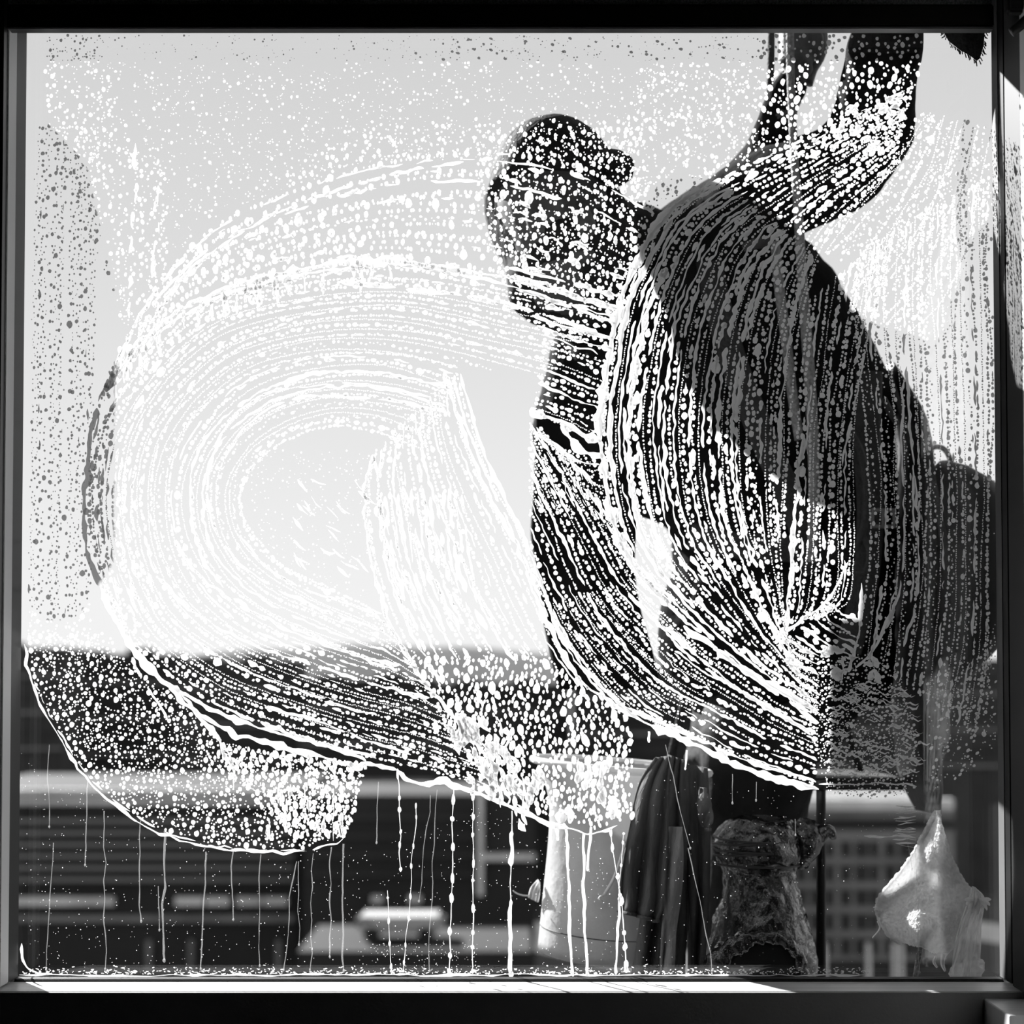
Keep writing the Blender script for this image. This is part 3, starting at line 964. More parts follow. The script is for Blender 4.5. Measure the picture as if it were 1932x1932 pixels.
# pale chamois cloth
cl = thing('chamois_cloth', 'pale fuzzy wash cloth hung by a corner in the lower right', 'cloth', P(1750, 1800, 0.12))
def cl_depth(u, v):
    return 0.13 + 0.022 * math.sin(5.2 * u + 1.5 * v) * (0.3 + v) - 0.02 * math.exp(-((u - 0.45) / 0.12) ** 2) * v + 0.01 * math.sin(11 * v + 3 * u)
o = sheet('cloth_sheet', [(1766, 1530), (1738, 1580), (1712, 1625), (1690, 1655), (1668, 1680), (1654, 1700), (1655, 1730), (1672, 1760), (1692, 1776)],
          [(1770, 1530), (1780, 1570), (1790, 1605), (1806, 1640), (1822, 1664), (1838, 1686), (1834, 1720), (1808, 1770), (1782, 1800)], 'cloth', cl_depth, cl, 130, 130, 0.005, ripple=3)
displace(o, 0.004, 0.005, depth=3)
for pts in ([(1765, 1806, 0.13, 3), (1762, 1815, 0.128, 3), (1768, 1825, 0.13, 2)], [(1780, 1800, 0.13, 5), (1778, 1818, 0.128, 4), (1783, 1832, 0.13, 2)],
            [(1656, 1738, 0.13, 2), (1660, 1752, 0.13, 1.6), (1646, 1770, 0.13, 1.2)], [(1654, 1712, 0.13, 1.5), (1648, 1712, 0.13, 1.0)]):
    bm = bmesh.new()
    px_tube(bm, pts, 8, 6)
    bm_ob('loose_thread', bm, 'thread', cl)
cs = thing('cloth_strap', 'thin grey strap hanging below the pale wash cloth', 'strap', P(1725, 1850, 0.14))
bm = bmesh.new()
px_tube(bm, [(1742, 1765, 0.15, 5), (1734, 1800, 0.15, 5), (1726, 1850, 0.15, 5)], 12, 8, 0.4)
bm_ob('webbing', bm, 'rope_grey', cs, True)
fl = thing('clear_film', 'crumpled clear plastic film at the right of the wash cloth', 'plastic film', P(1820, 1840, 0.09))
def film_depth(u, v):
    return 0.085 + 0.012 * math.sin(9 * u + 7 * v) + 0.008 * math.sin(17 * v - 8 * u) + 0.005 * math.sin(31 * u + 11 * v)
sheet('film_sheet', [(1834, 1672), (1826, 1700), (1812, 1740), (1800, 1790), (1795, 1845)], [(1840, 1674), (1858, 1696), (1852, 1740), (1850, 1790), (1848, 1845)], 'film', film_depth, fl, 30, 40, 0.0008)
bm = bmesh.new()
for k in range(9):
    t = k / 8 * math.pi
    px_tube(bm, [(1845, 1697, 0.08, 3), (1845 - 18 * math.cos(t), 1697 + 14 * math.sin(t), 0.078 + 0.004 * (k % 2), 4), (1845 - 34 * math.cos(t) * .7, 1697 + 28 * math.sin(t), 0.085, 1.5)], 7, 6)
bm_ob('gathered_knot', bm, 'film', fl, True)
bm = bmesh.new()
add_loft(bm, px_rings([(1802, 1815, 1842, 0.1, 0.008), (1815, 1802, 1850, 0.1, 0.02), (1832, 1796, 1850, 0.1, 0.024), (1845, 1794, 1848, 0.1, 0.02)], 16), 30)
o = bm_ob('film_lump', bm, 'film', fl, True)
displace(o, 0.012, 0.016, depth=3)

# ------------------------------------------------------------------ soap on the outer face of the glass
GY = GLASS_T + 0.0004
BL = []            # blobs: x, y, half length, half width, angle
RIB = []           # ribbons: (path Nx2, half widths N)


def inpoly(pts, poly):
    pts = np.atleast_2d(pts)
    x, y = pts[:, 0], pts[:, 1]
    poly = np.asarray(poly, float)
    ins = np.zeros(len(pts), bool)
    j = len(poly) - 1
    for i in range(len(poly)):
        xi, yi = poly[i]
        xj, yj = poly[j]
        with np.errstate(divide='ignore', invalid='ignore'):
            c = ((yi > y) != (yj > y)) & (x < (xj - xi) * (y - yi) / (yj - yi + 1e-9) + xi)
        ins ^= c
        j = i
    return ins


def blob(x, y, a, b, ang):
    BL.append((x, y, a, b, ang))


def smooth_noise(n, step):
    k = max(2, int(n / step) + 2)
    return np.interp(np.linspace(0, k - 1, n), np.arange(k), rng.normal(0, 1, k))


def ribbon(path, w, wob=0.35, drift=1.2):
    n = len(path)
    if n < 3:
        return
    t = np.gradient(path, axis=0)
    t /= np.linalg.norm(t, axis=1)[:, None] + 1e-9
    nr = np.stack([-t[:, 1], t[:, 0]], 1)
    hw = 0.5 * w * np.clip(1 + wob * smooth_noise(n, 2.2) * 0.7 + wob * smooth_noise(n, 6), 0.35, 2.2)
    ends = np.minimum(np.arange(n), np.arange(n)[::-1])
    hw = hw * np.clip(0.25 + ends * 0.5, 0, 1)
    p = path + nr * (drift * smooth_noise(n, 4))[:, None]
    RIB.append((p, hw))


def masked_runs(ok):
    runs, s = [], None
    for i, v in enumerate(ok):
        if v and s is None:
            s = i
        if not v and s is not None:
            runs.append((s, i))
            s = None
    if s is not None:
        runs.append((s, len(ok)))
    return runs


def row_line(path, w, ok, seg=(60, 400), gap=(6, 40)):
    L = np.linalg.norm(np.diff(path, axis=0), axis=1).mean()
    for s, e in masked_runs(ok):
        i = s
        while i < e:
            ln = int(rng.uniform(*seg) / L)
            ribbon(path[i:min(e, i + ln)], w * rng.uniform(0.8, 1.2))
            i += ln + int(rng.uniform(*gap) / L) + 1


def row_beads(path, size, ok, spread=0.3, gap=1.25, jit=0.6, dash=0.1, elong=1.1, vert=False):
    L = np.linalg.norm(np.diff(path, axis=0), axis=1)
    s = np.concatenate([[0], np.cumsum(L)])
    pos = rng.uniform(0, size)
    while pos < s[-1]:
        d = size * math.exp(rng.normal(0, spread))
        k = int(np.searchsorted(s, pos))
        k = min(k, len(path) - 2)
        if ok[k]:
            f = (pos - s[k - 1]) / (L[k - 1] + 1e-9) if k > 0 else 0
            p = path[max(k - 1, 0)] + (path[k] - path[max(k - 1, 0)]) * min(1, max(0, f)) if k > 0 else path[0]
            tg = path[min(k + 1, len(path) - 1)] - path[max(k - 1, 0)]
            ang = math.atan2(tg[1], tg[0])
            if rng.random() < dash:
                ln = d * rng.uniform(1.5, 3.2)
                kk = int(ln / (L.mean() + 1e-9)) + 3
                ribbon(path[k:k + kk] + rng.normal(0, jit, 2), d * 0.8, 0.3, 0.4)
                pos += ln + d * 0.6
                continue
            if vert:
                ang = math.pi / 2
            nx, ny = -math.sin(ang), math.cos(ang)
            o = rng.normal(0, jit)
            blob(p[0] + nx * o, p[1] + ny * o, 0.5 * d * elong * rng.uniform(0.9, 1.25), 0.5 * d, ang)
        pos += d * gap * rng.uniform(0.85, 1.25)


def family(c0, c1, n, rows, allow=None, deny=(), kinds=None, npt=260, scale=1.0, warp=2.0, minp=6.2, lmin=0.0):
    a, b = catmull(c0, npt), catmull(c1, npt)
    pitch = np.linalg.norm(a - b, axis=1) / max(1, n - 1)
    skip = np.maximum(1, np.ceil(minp / (pitch + 1e-6))).astype(int)
    ss = (np.arange(n) + rng.uniform(-0.18, 0.18, n)) / max(1, n - 1)
    for i, s in enumerate(ss):
        path = a * (1 - s) + b * s
        path = path + np.stack([smooth_noise(npt, 40), smooth_noise(npt, 40)], 1) * warp
        ok = (i % skip) == 0
        if allow is not None:
            ok &= inpoly(path, allow)
        for dn in deny:
            ok &= ~inpoly(path, dn)
        if not ok.any():
            continue
        k = rows[i % len(rows)] if isinstance(rows, str) else rows(i, s)
        if lmin and k in 'Ll':
            early = np.arange(npt) < lmin * npt
            row_beads(path, 5.0 * scale, ok & early, 0.35, 1.4, 1.2, 0.25)
            ok = ok & ~early
        if k == 'L':
            row_line(path, rng.uniform(3.6, 6.2) * scale, ok, (90, 520), (4, 26))
        elif k == 'l':
            row_line(path, rng.uniform(2.6, 4.4) * scale, ok, (20, 160), (6, 60))
        elif k == 'b':
            row_beads(path, 4.6 * scale, ok, 0.3, 1.45, 0.9 * scale, 0.08)
        elif k == 'B':
            row_beads(path, 6.3 * scale, ok, 0.32, 1.5, 1.8 * scale, 0.08, 1.15)
        elif k == 'm':
            row_beads(path, 2.5 * scale, ok, 0.22, 1.6, 0.5, 0.02)
        elif k == 's':
            row_beads(path, 3.6 * scale, ok, 0.4, 2.2, 2.6, 0.04)
        elif k == 'v':
            row_beads(path, 5.2 * scale, ok, 0.40, 2.1, 3.2, 0.03, 1.3, True)


def scatter(poly, n, smin, smax, elong=1.15, ang=math.pi / 2, power=2.0, sep=1.12, jang=0.2):
    poly = np.asarray(poly, float)
    lo, hi = poly.min(0), poly.max(0)
    cell = smax * 1.3
    grid = {}
    got = tries = 0
    while got < n and tries < n * 12:
        m = 400
        pts = rng.uniform(lo, hi, (m, 2))
        pts = pts[inpoly(pts, poly)]
        tries += m
        for x, y in pts:
            d = smin + (smax - smin) * rng.random() ** power
            gx, gy = int(x / cell), int(y / cell)
            bad = False
            for ix in (gx - 1, gx, gx + 1):
                for iy in (gy - 1, gy, gy + 1):
                    for (ox, oy, od) in grid.get((ix, iy), ()):
                        if (ox - x) ** 2 + (oy - y) ** 2 < (0.5 * (od + d) * sep) ** 2:
                            bad = True
                            break
                    if bad:
                        break
                if bad:
                    break
            if bad:
                continue
            grid.setdefault((gx, gy), []).append((x, y, d))
            el = elong * rng.uniform(0.85, 1.2) if d > 4 else 1.0
            blob(x, y, 0.5 * d * el, 0.5 * d, ang + rng.normal(0, jang))
            got += 1
            if got >= n:
                break


def streak(pts, w, wob=0.35, step=5.0, drift=1.5, breaks=None):
    a = np.asarray(pts, float)
    ln = np.linalg.norm(np.diff(a, axis=0), axis=1).sum()
    path = catmull(a, max(4, int(ln / step)))
    if breaks:
        row_line(path, w, np.ones(len(path), bool), *breaks)
    else:
        ribbon(path, w, wob, drift)


# --- stroke outlines read off the photograph (pixels)
TOP_OUT = [(185, 765), (215, 690), (262, 600), (330, 505), (420, 425), (540, 365), (690, 318), (850, 292), (1000, 300), (1120, 332), (1235, 400)]
THICK = [(200, 738), (250, 670), (320, 600), (400, 555), (480, 530), (570, 508), (680, 495), (760, 496), (870, 512), (960, 527), (1165, 582)]
D_OUT = [(1720, 165), (1600, 225), (1440, 300), (1320, 355), (1252, 408), (1205, 490), (1168, 580), (1148, 680), (1134, 780), (1138, 880), (1160, 990), (1200, 1075), (1262, 1142), (1340, 1215), (1430, 1285), (1530, 1345)]
D_IN = [(1690, 320), (1640, 370), (1580, 430), (1545, 490), (1525, 550), (1510, 615), (1500, 685), (1493, 760), (1488, 830), (1484, 890), (1481, 950), (1479, 1010), (1478, 1060), (1477, 1100), (1477, 1150), (1480, 1190)]
C_L = [(704, 858), (690, 930), (697, 1030), (732, 1165), (792, 1275), (868, 1368), (945, 1460), (968, 1510)]
C_R = [(862, 700), (882, 790), (930, 905), (983, 1010), (1022, 1115), (1075, 1215), (1130, 1285), (1190, 1345)]
DPOLY = D_OUT + [(1540, 1480), (1900, 1480), (1900, 160)]
CPOLY = [(700, 855), (690, 930), (697, 1030), (732, 1165), (792, 1275), (868, 1368), (968, 1510), (1190, 1560), (1190, 1345), (1300, 1400), (1160, 1000), (1135, 820), (1000, 700), (860, 690), (845, 760), (800, 850)]

# A: upper band between the two top curves
family(TOP_OUT, THICK, 17, 'vlvvlvvvvsvvvvvvv', None, [DPOLY], scale=1.05, warp=3.5)
streak([(205, 735), (240, 650), (262, 600), (330, 505), (392, 446)], 8, breaks=((50, 140), (2, 10)))
streak([(215, 720), (275, 620), (345, 530), (410, 468)], 6, breaks=((40, 120), (4, 20)))
streak([(310, 560), (370, 500), (450, 442), (560, 385), (660, 352), (740, 330), (830, 312), (930, 300)], 6.5, 0.5, breaks=((40, 130), (5, 24)))
streak(THICK[:9], 13, 0.6)
streak([(250, 676), (330, 606), (430, 556), (560, 521), (700, 502)], 9, 0.6)
streak(THICK[7:], 7)
streak([(760, 502), (880, 520), (980, 545), (1160, 600)], 5, breaks=((90, 250), (3, 12)))
streak([(640, 532), (720, 540), (860, 556), (1000, 585), (1150, 640)], 7, 0.4, breaks=((60, 160), (4, 20)))
for k in range(36):      # curtains of short runs under the thick curve
    t = rng.uniform(0.02, 0.62)
    i = int(t * 200)
    q = catmull(THICK, 201)[i]
    streak([(q[0], q[1] + 4), (q[0] + rng.normal(0, 3), q[1] + rng.uniform(20, 60))], rng.uniform(4, 8), 0.5)
# A: nested loop
A_OUT = [(1165, 590), (1010, 558), (870, 528), (740, 512), (570, 526), (400, 572), (285, 662), (205, 772), (176, 860), (168, 960), (182, 1060), (220, 1160), (275, 1236), (400, 1325), (560, 1385), (690, 1425), (800, 1450), (940, 1495)]
A_IN = [(840, 870), (800, 850), (760, 833), (710, 815), (640, 805), (570, 818), (510, 850), (476, 890), (460, 930), (466, 980), (490, 1020), (530, 1060), (580, 1090), (640, 1120), (680, 1140), (705, 1155), (720, 1170), (738, 1188)]
a_rows = 'BbmBbmsbmBbmbsmmBblBmLbmLmbmsmms'
family(A_OUT, A_IN, 34, lambda i, s: a_rows[i % len(a_rows)] if s > 0.5 else 'BbvBmBbmBbmBmbmsmB'[i % 18], None, [DPOLY, CPOLY], npt=420, scale=0.86, warp=2.5)
for pts, w in (([(392, 925), (395, 890), (430, 800), (500, 745), (580, 729), (660, 724), (740, 733), (830, 755)], 4.5),
               ([(420, 868), (470, 800), (540, 757), (640, 747), (740, 757), (850, 778)], 4.5),
               ([(392, 930), (400, 990), (450, 1060), (520, 1110), (610, 1152), (740, 1195)], 5),
               ([(452, 1010), (500, 1068), (570, 1110), (650, 1138), (725, 1160)], 4),
               ([(330, 1020), (370, 1080), (450, 1140), (560, 1195), (690, 1240), (790, 1262)], 5),
               ([(300, 1090), (360, 1150), (460, 1210), (600, 1258), (700, 1290), (810, 1318)], 6),
               ([(355, 1200), (450, 1260), (560, 1300), (640, 1330), (710, 1350)], 5),
               ([(500, 1335), (600, 1360), (700, 1400), (800, 1430)], 6),
               ([(400, 1325), (520, 1375), (600, 1400), (710, 1430)], 5)):
    streak(pts, w, 0.35, breaks=((60, 220), (4, 16)))
for k in range(26):      # crumbs of foam in the loop's eye
    x, y = rng.uniform(545, 690), rng.uniform(900, 1080)
    t = rng.uniform(0.3, 1.1)
    streak([(x, y), (x + 18 * math.cos(t), y + 18 * math.sin(t) + 2), (x + 30 * math.cos(t), y + 30 * math.sin(t))], rng.uniform(2, 4.5), 0.5)
scatter([(470, 850), (700, 850), (690, 1130), (560, 1090), (480, 1000)], 260, 1.5, 4)

# A: lower edge of the stroke and its satellites
streak([(182, 770), (170, 830), (162, 900), (158, 960), (165, 1045), (190, 1108)], 9, 0.45)
streak([(186, 775), (178, 830)], 6)
streak([(190, 1108), (222, 1172), (256, 1230), (300, 1280), (340, 1305)], 11, 0.4)
streak([(300, 1280), (400, 1338), (500, 1378), (600, 1402), (690, 1436)], 7, 0.35)
streak([(250, 1240), (262, 1270), (300, 1330), (322, 1362)], 5, breaks=((30, 90), (6, 16)))
streak([(318, 1300), (400, 1362), (500, 1400), (600, 1426), (668, 1446), (690, 1440), (752, 1453)], 8.5, 0.45)
streak([(752, 1453), (768, 1470), (800, 1478), (832, 1474), (870, 1487), (905, 1498), (962, 1521), (1000, 1538), (1040, 1556), (1075, 1562), (1112, 1575), (1165, 1558)], 7, 0.5)
streak([(345, 1310), (380, 1358), (412, 1392), (418, 1420), (440, 1448)], 7, 0.5)
streak([(412, 1392), (425, 1412), (440, 1448), (440, 1490)], 4, 0.5)
for k in range(9):
    x = 205 + k * 9
    streak([(x - 10, 835 + k * 8), (x - 22, 960), (x - 8 + k * 2, 1090 - k * 4), (x + 30, 1170 - k * 3)], 3.5 if k % 3 else 5, breaks=((10, 60), (6, 40)))

# B: lower left stroke with round drops
B_EDGE = [(44, 1215), (60, 1290), (100, 1372), (160, 1465), (222, 1522), (300, 1570), (400, 1600), (500, 1608), (575, 1607)]
streak(B_EDGE, 4.5, 0.4)
streak([(p[0] + 5, p[1] - 4) for p in B_EDGE[1:]], 3.0, 0.6, breaks=((20, 70), (4, 20)))
streak([(590, 1604), (620, 1594), (650, 1582)], 3.0)
B_POLY = [(50, 1200), (200, 1195), (262, 1262), (345, 1325), (420, 1400), (560, 1432), (690, 1445), (672, 1520), (655, 1575), (575, 1600), (500, 1600), (400, 1592), (300, 1562), (222, 1514), (160, 1457), (104, 1368), (64, 1290)]
scatter(B_POLY, 1750, 2.6, 10.5, 1.12, power=2.0)
scatter([(420, 1400), (690, 1445), (655, 1570), (560, 1580), (400, 1440)], 210, 5, 13, 1.5, power=1.5)
for k in range(26):
    x, y = rng.uniform(500, 650), rng.uniform(1470, 1560)
    streak([(x, y), (x + rng.normal(1, 2), y + rng.uniform(14, 40))], rng.uniform(2.5, 5), 0.6)

# C: middle stroke
family(C_L, C_R, 24, lambda i, s: 'LblBlbLmBlbBlLbBlbmBlbLb'[i % 24], [(680, 700), (1100, 690), (1300, 1400), (1010, 1250), (770, 1240), (680, 1100)], [], scale=0.85, warp=3)
streak(C_L[:6] + [(940, 1452)], 7.5, 0.4)
streak([(704, 858), (712, 900), (722, 980), (742, 1080), (775, 1190), (830, 1290)], 5, breaks=((40, 160), (4, 20)))
streak([(840, 700), (858, 770), (880, 830), (915, 920), (960, 1000), (1000, 1080)], 8, 0.4)
streak([(870, 705), (888, 780), (925, 880), (975, 985), (1018, 1090), (1050, 1180), (1110, 1270), (1190, 1348)], 6, 0.4)
for k in range(14):
    x = 715 + k * 12
    streak([(x, 930 + 8 * math.sin(k)), (x + 8, 1000), (x + 26, 1100), (x + 60 + k, 1190)], 5.5 if k % 2 else 4, 0.5, breaks=((40, 150), (8, 30)))
# J: heavy drops at the foot of the middle stroke
J_POLY = [(770, 1240), (1010, 1240), (1080, 1275), (1190, 1352), (1195, 1540), (1110, 1565), (1000, 1525), (930, 1470), (850, 1380)]
scatter(J_POLY, 620, 4.5, 15, 1.6, power=2.0, sep=1.2)
for k in range(70):
    t = rng.uniform(0, 1)
    x = 850 + 130 * t + rng.normal(0, 22)
    y = 1340 + 150 * t + rng.normal(0, 26)
    streak([(x, y), (x + rng.uniform(0, 12), y + rng.uniform(8, 22)), (x + rng.uniform(2, 18), y + rng.uniform(22, 42))], rng.uniform(6, 13), 0.6)
for k in range(24):
    x = rng.uniform(985, 1170)
    y = rng.uniform(1430, 1530)
    streak([(x, y), (x + rng.normal(0, 4), y + rng.uniform(18, 46))], rng.uniform(7, 13), 0.55)

# head area and the short rows between the head and the big stroke
scatter([(900, 240), (1190, 240), (1255, 405), (1205, 490), (1168, 575), (950, 535), (900, 420)], 760, 2.6, 9.0, 1.3, power=2.2)
for k in range(26):
    x, y = rng.uniform(940, 1180), rng.uniform(300, 560)
    streak([(x, y), (x + 12, y + rng.uniform(-2, 5)), (x + 26, y + rng.uniform(4, 14))], rng.uniform(4, 7), 0.5)
for y0, y1 in ((505, 560), (520, 580), (545, 610), (595, 640), (612, 660)):
    streak([(950 + (y0 - 505) * 0.6, y0), (1060, (y0 + y1) / 2 - 3), (1162, y1)], 6, 0.35, breaks=((60, 200), (4, 20)))
family([(1030, 612), (1090, 628), (1150, 648)], [(1008, 780), (1060, 800), (1122, 832)], 17, 'bBlsbBmbl', None, [DPOLY], npt=40, scale=1.0, warp=2)
streak([(1000, 772), (1030, 788), (1062, 795), (1090, 815), (1134, 834)], 17, 0.45)
streak([(1060, 800), (1085, 840), (1118, 858), (1140, 862)], 12, 0.6)
streak([(1016, 820), (1050, 842), (1090, 870), (1130, 880)], 6, 0.6)

# E: between the middle stroke and the big stroke, down to the lower edge
E0 = [(862, 700), (890, 800), (938, 910), (988, 1015), (1030, 1125), (1085, 1225), (1190, 1345), (1300, 1397), (1420, 1452), (1540, 1490)]
E1 = [(1022, 812), (1060, 858), (1100, 930), (1142, 1010), (1192, 1095), (1255, 1160), (1335, 1232), (1405, 1282), (1475, 1330), (1540, 1366)]
family(E0, E1, 27, 'LmbblmBblmbbLmbmBlmbblLmbmb', [(1000, 780), (1140, 840), (1160, 990), (1262, 1142), (1560, 1340), (1560, 1500), (1190, 1350), (1060, 1240), (1000, 1100)], [], scale=0.95, npt=300)
streak([(1003, 1075), (1022, 1150), (1078, 1262), (1130, 1310), (1190, 1350), (1300, 1400), (1420, 1455), (1545, 1489)], 9.5, 0.45)
streak([(1180, 1336), (1300, 1386), (1420, 1441), (1540, 1474)], 6, 0.4)
streak([(1290, 1180), (1400, 1260), (1535, 1340)], 9, 0.5)
streak([(1250, 1180), (1380, 1290), (1530, 1385)], 7, 0.5)

scatter([(1042, 838), (1122, 866), (1136, 900), (1158, 990), (1196, 1078), (1240, 1130), (1180, 1080), (1120, 980), (1075, 890)], 330, 2.2, 7.5, 1.25, ang=1.0, power=1.7)
for k in range(7):
    streak([(1050 + k * 9, 850 + k * 6), (1080 + k * 9, 905 + k * 8), (1112 + k * 9, 965 + k * 9)], rng.uniform(3, 5), 0.5, breaks=((14, 50), (6, 24)))
scatter([(1488, 1200), (1530, 1225), (1545, 1350), (1525, 1345), (1500, 1270)], 150, 2.2, 7, 1.2, ang=0.7, power=1.6)
for k in range(8):
    streak([(1486, 1205 + k * 16), (1512, 1222 + k * 17), (1545, 1238 + k * 18)], rng.uniform(4, 7), 0.5)
# D: the big bright stroke
d_rows = 'LbLmLLbBLmbLlLbLmBLbmLBlLmbLbBLmlbLmBb'
family(D_OUT, D_IN, 40, lambda i, s: d_rows[i % len(d_rows)] if s < 0.72 else 'bLmbBslmb'[i % 9], None, [], npt=420, scale=1.12, warp=1.6, lmin=0.24)
streak(D_OUT[3:13], 15, 0.35)
streak([(p[0] + 16, p[1] + 6) for p in D_OUT[4:11]], 8, 0.3)
streak([(p[0] + 52, p[1] + 14) for p in D_OUT[5:12]], 9, 0.4)
streak([(1518, 826), (1507, 900), (1499, 1000), (1491, 1100), (1482, 1190)], 8, 0.35)
FR1 = [(1690, 430), (1660, 560), (1628, 700), (1612, 830), (1612, 950), (1612, 1060), (1600, 1130), (1560, 1160)]
FR0 = [(1530, 560), (1516, 680), (1510, 780), (1506, 880), (1502, 980), (1498, 1070), (1492, 1140), (1484, 1190)]
family(FR0, FR1, 15, 'bBlbmBblbBmblbm', None, [], scale=0.95)
streak([(1482, 1192), (1520, 1165), (1556, 1140), (1580, 1105), (1600, 1060)], 5)
family([(1565, 1135), (1590, 1160), (1618, 1172)], [(1490, 1205), (1550, 1245), (1610, 1275)], 10, 'LBlbLB', None, [], npt=40)
for k in range(14):
    x, y = rng.uniform(1545, 1640), rng.uniform(1215, 1290)
    streak([(x, y), (x + rng.normal(8, 5), y + rng.normal(0, 8)), (x + rng.normal(18, 5), y + rng.normal(8, 8))], rng.uniform(6, 15), 0.6)
streak([(1625, 1100), (1622, 1180), (1612, 1230), (1600, 1268)], 7, 0.5)
streak([(1690, 1110), (1668, 1190), (1640, 1235), (1615, 1262)], 5, 0.5)

# arm and hand area, sky to its right
scatter([(1430, 130), (1740, 130), (1720, 180), (1690, 290), (1440, 290)], 330, 3.5, 12, 1.3, power=1.8)
for k in range(9):
    x, y = rng.uniform(1590, 1690), rng.uniform(175, 215)
    streak([(x, y + 8), (x + 8, y), (x + 20, y + 1), (x + 26, y + 10)], rng.uniform(5, 8), 0.4)
scatter([(1430, 66), (1745, 66), (1735, 132), (1430, 132)], 110, 4, 9.5, 1.1, power=1.4)
scatter([(1740, 200), (1880, 300), (1880, 470), (1600, 480), (1560, 440), (1690, 300)], 420, 2, 7, 1.2, power=2)
family([(1740, 215), (1690, 300), (1600, 400), (1545, 470)], [(1870, 240), (1830, 420), (1780, 560), (1700, 640)], 18, 'smbs bms', None, [DPOLY[:1] + [(0, 0), (1, 0)]], npt=120, scale=0.9, warp=3)

# F: right-hand vertical streaks
F0 = [(1625, 470), (1612, 600), (1630, 780), (1642, 950), (1640, 1080), (1618, 1225)]
F1 = [(1874, 330), (1876, 560), (1878, 780), (1878, 1000), (1876, 1180), (1850, 1400)]
family(F0, F1, 30, 'bsmlbsmbmslbmb', None, [], scale=0.95, warp=3, npt=240)
for pts in ([(1712, 700), (1716, 800), (1726, 900), (1732, 1000), (1730, 1120), (1700, 1240)], [(1704, 720), (1702, 850), (1706, 1000), (1696, 1120), (1665, 1200)], [(1655, 560), (1625, 700), (1600, 820), (1586, 900)]):
    streak(pts, 4, 0.4, breaks=((80, 220), (4, 16)))
scatter([(1745, 1290), (1880, 1200), (1880, 1420), (1760, 1500)], 260, 2, 6, 1.4, ang=2.3, power=1.6)
# G: rippled wet patch in the lower right
G_POLY = [(1545, 1245), (1640, 1232), (1700, 1280), (1738, 1400), (1725, 1495), (1640, 1508), (1560, 1495), (1530, 1380)]
scatter(G_POLY, 900, 2.2, 6, 1.2, ang=2.6, power=1.3)
for k in range(120):
    x, y = rng.uniform(1550, 1730), rng.uniform(1290, 1460)
    if inpoly([(x, y)], G_POLY)[0]:
        ph = rng.uniform(-0.5, 0.3)
        streak([(x, y), (x + 8, y - 4 + 8 * ph), (x + 18, y + 3 + 12 * ph), (x + 26, y + 14 * ph)], rng.uniform(2, 3.6), 0.5)
streak([(1545, 1478), (1600, 1482), (1660, 1476), (1730, 1482)], 3)

# H: sparse drops over the sky at the top and at the left
scatter([(90, 66), (195, 66), (200, 130), (85, 132)], 90, 2, 6)
scatter([(200, 66), (1440, 66), (1440, 130), (200, 130)], 420, 1.3, 4.5, 1.0, power=3)
for k in range(60):
    x = rng.uniform(780, 1430)
    blob(x, rng.uniform(72, 128), rng.uniform(2, 4), rng.uniform(2, 3), 0.3)
scatter([(85, 132), (210, 132), (250, 270), (320, 330), (310, 610), (240, 640), (190, 500), (90, 240)], 560, 2.2, 8, 1.2, power=1.8)
scatter([(210, 132), (1440, 132), (1440, 300), (1250, 380), (1100, 300), (700, 305), (420, 400), (330, 480), (300, 330)], 1500, 1.4, 6, 1.1, power=2.6)
scatter([(700, 240), (1430, 210), (1440, 290), (1250, 390), (1000, 290), (700, 305), (560, 350), (520, 330)], 420, 3, 8, 1.25, power=1.5)
scatter([(1200, 130), (1440, 130), (1430, 230), (1200, 240)], 150, 2.5, 7)
for x, y0, y1 in ((255, 270, 320), (256, 345, 382), (252, 400, 430), (247, 445, 478), (298, 350, 385), (293, 370, 400), (300, 420, 440), (290, 455, 520), (246, 520, 545), (298, 300, 312), (245, 570, 600)):
    streak([(x + 1, y0), (x - 1, (y0 + y1) / 2), (x - 2, y1)], 6.5, 0.5)
for k in range(15):
    x = 60 + k * 8.2 + rng.normal(0, 2)
    path = catmull([(x + 12, 240), (x + 3, 500), (x, 800), (x - 6, 1200)], 220)
    row_beads(path, rng.uniform(2.2, 4.4), np.ones(220, bool), 0.4, 3.2, 2.4, 0.01)

# foot of the glass: residue line and specks
for k in range(700):
    blob(rng.uniform(40, 1640), 1838 - abs(rng.normal(0, 6)), rng.uniform(0.8, 3.5), rng.uniform(0.6, 1.4), rng.normal(0, 0.4))
streak([(36, 1838), (300, 1840), (700, 1839), (1000, 1840), (1300, 1840), (1630, 1840)], 3.5, 0.6, step=8)
streak([(40, 1780), (46, 1815), (62, 1832), (100, 1838)], 3)
scatter([(40, 1420), (160, 1480), (300, 1590), (680, 1600), (900, 1520), (1160, 1580), (1180, 1835), (40, 1835)], 1100, 0.9, 2.2, 1.0, power=3)
scatter([(1200, 1450), (1540, 1500), (1750, 1520), (1740, 1835), (1200, 1835)], 320, 0.8, 2.0, 1.0, power=3)
scatter([(700, 1780), (900, 1780), (900, 1836), (700, 1836)], 120, 0.9, 2.4)
streak([(1630, 1577), (1670, 1580), (1700, 1578), (1728, 1579)], 3, 0.6)
for k in range(16):
    y = 1520 + k * 5
    streak([(1690 + rng.normal(0, 4), y), (1705, y + rng.normal(0, 2)), (1728, y + rng.normal(0, 2))], rng.uniform(1.2, 2.4), 0.6)

# keep everything on the pane
lim = lambda x, y: (x > 52 - y * 0.0115 + 1) & (x < 1871 + y * 0.0075 - 2) & (y > 40) & (y < 1842)


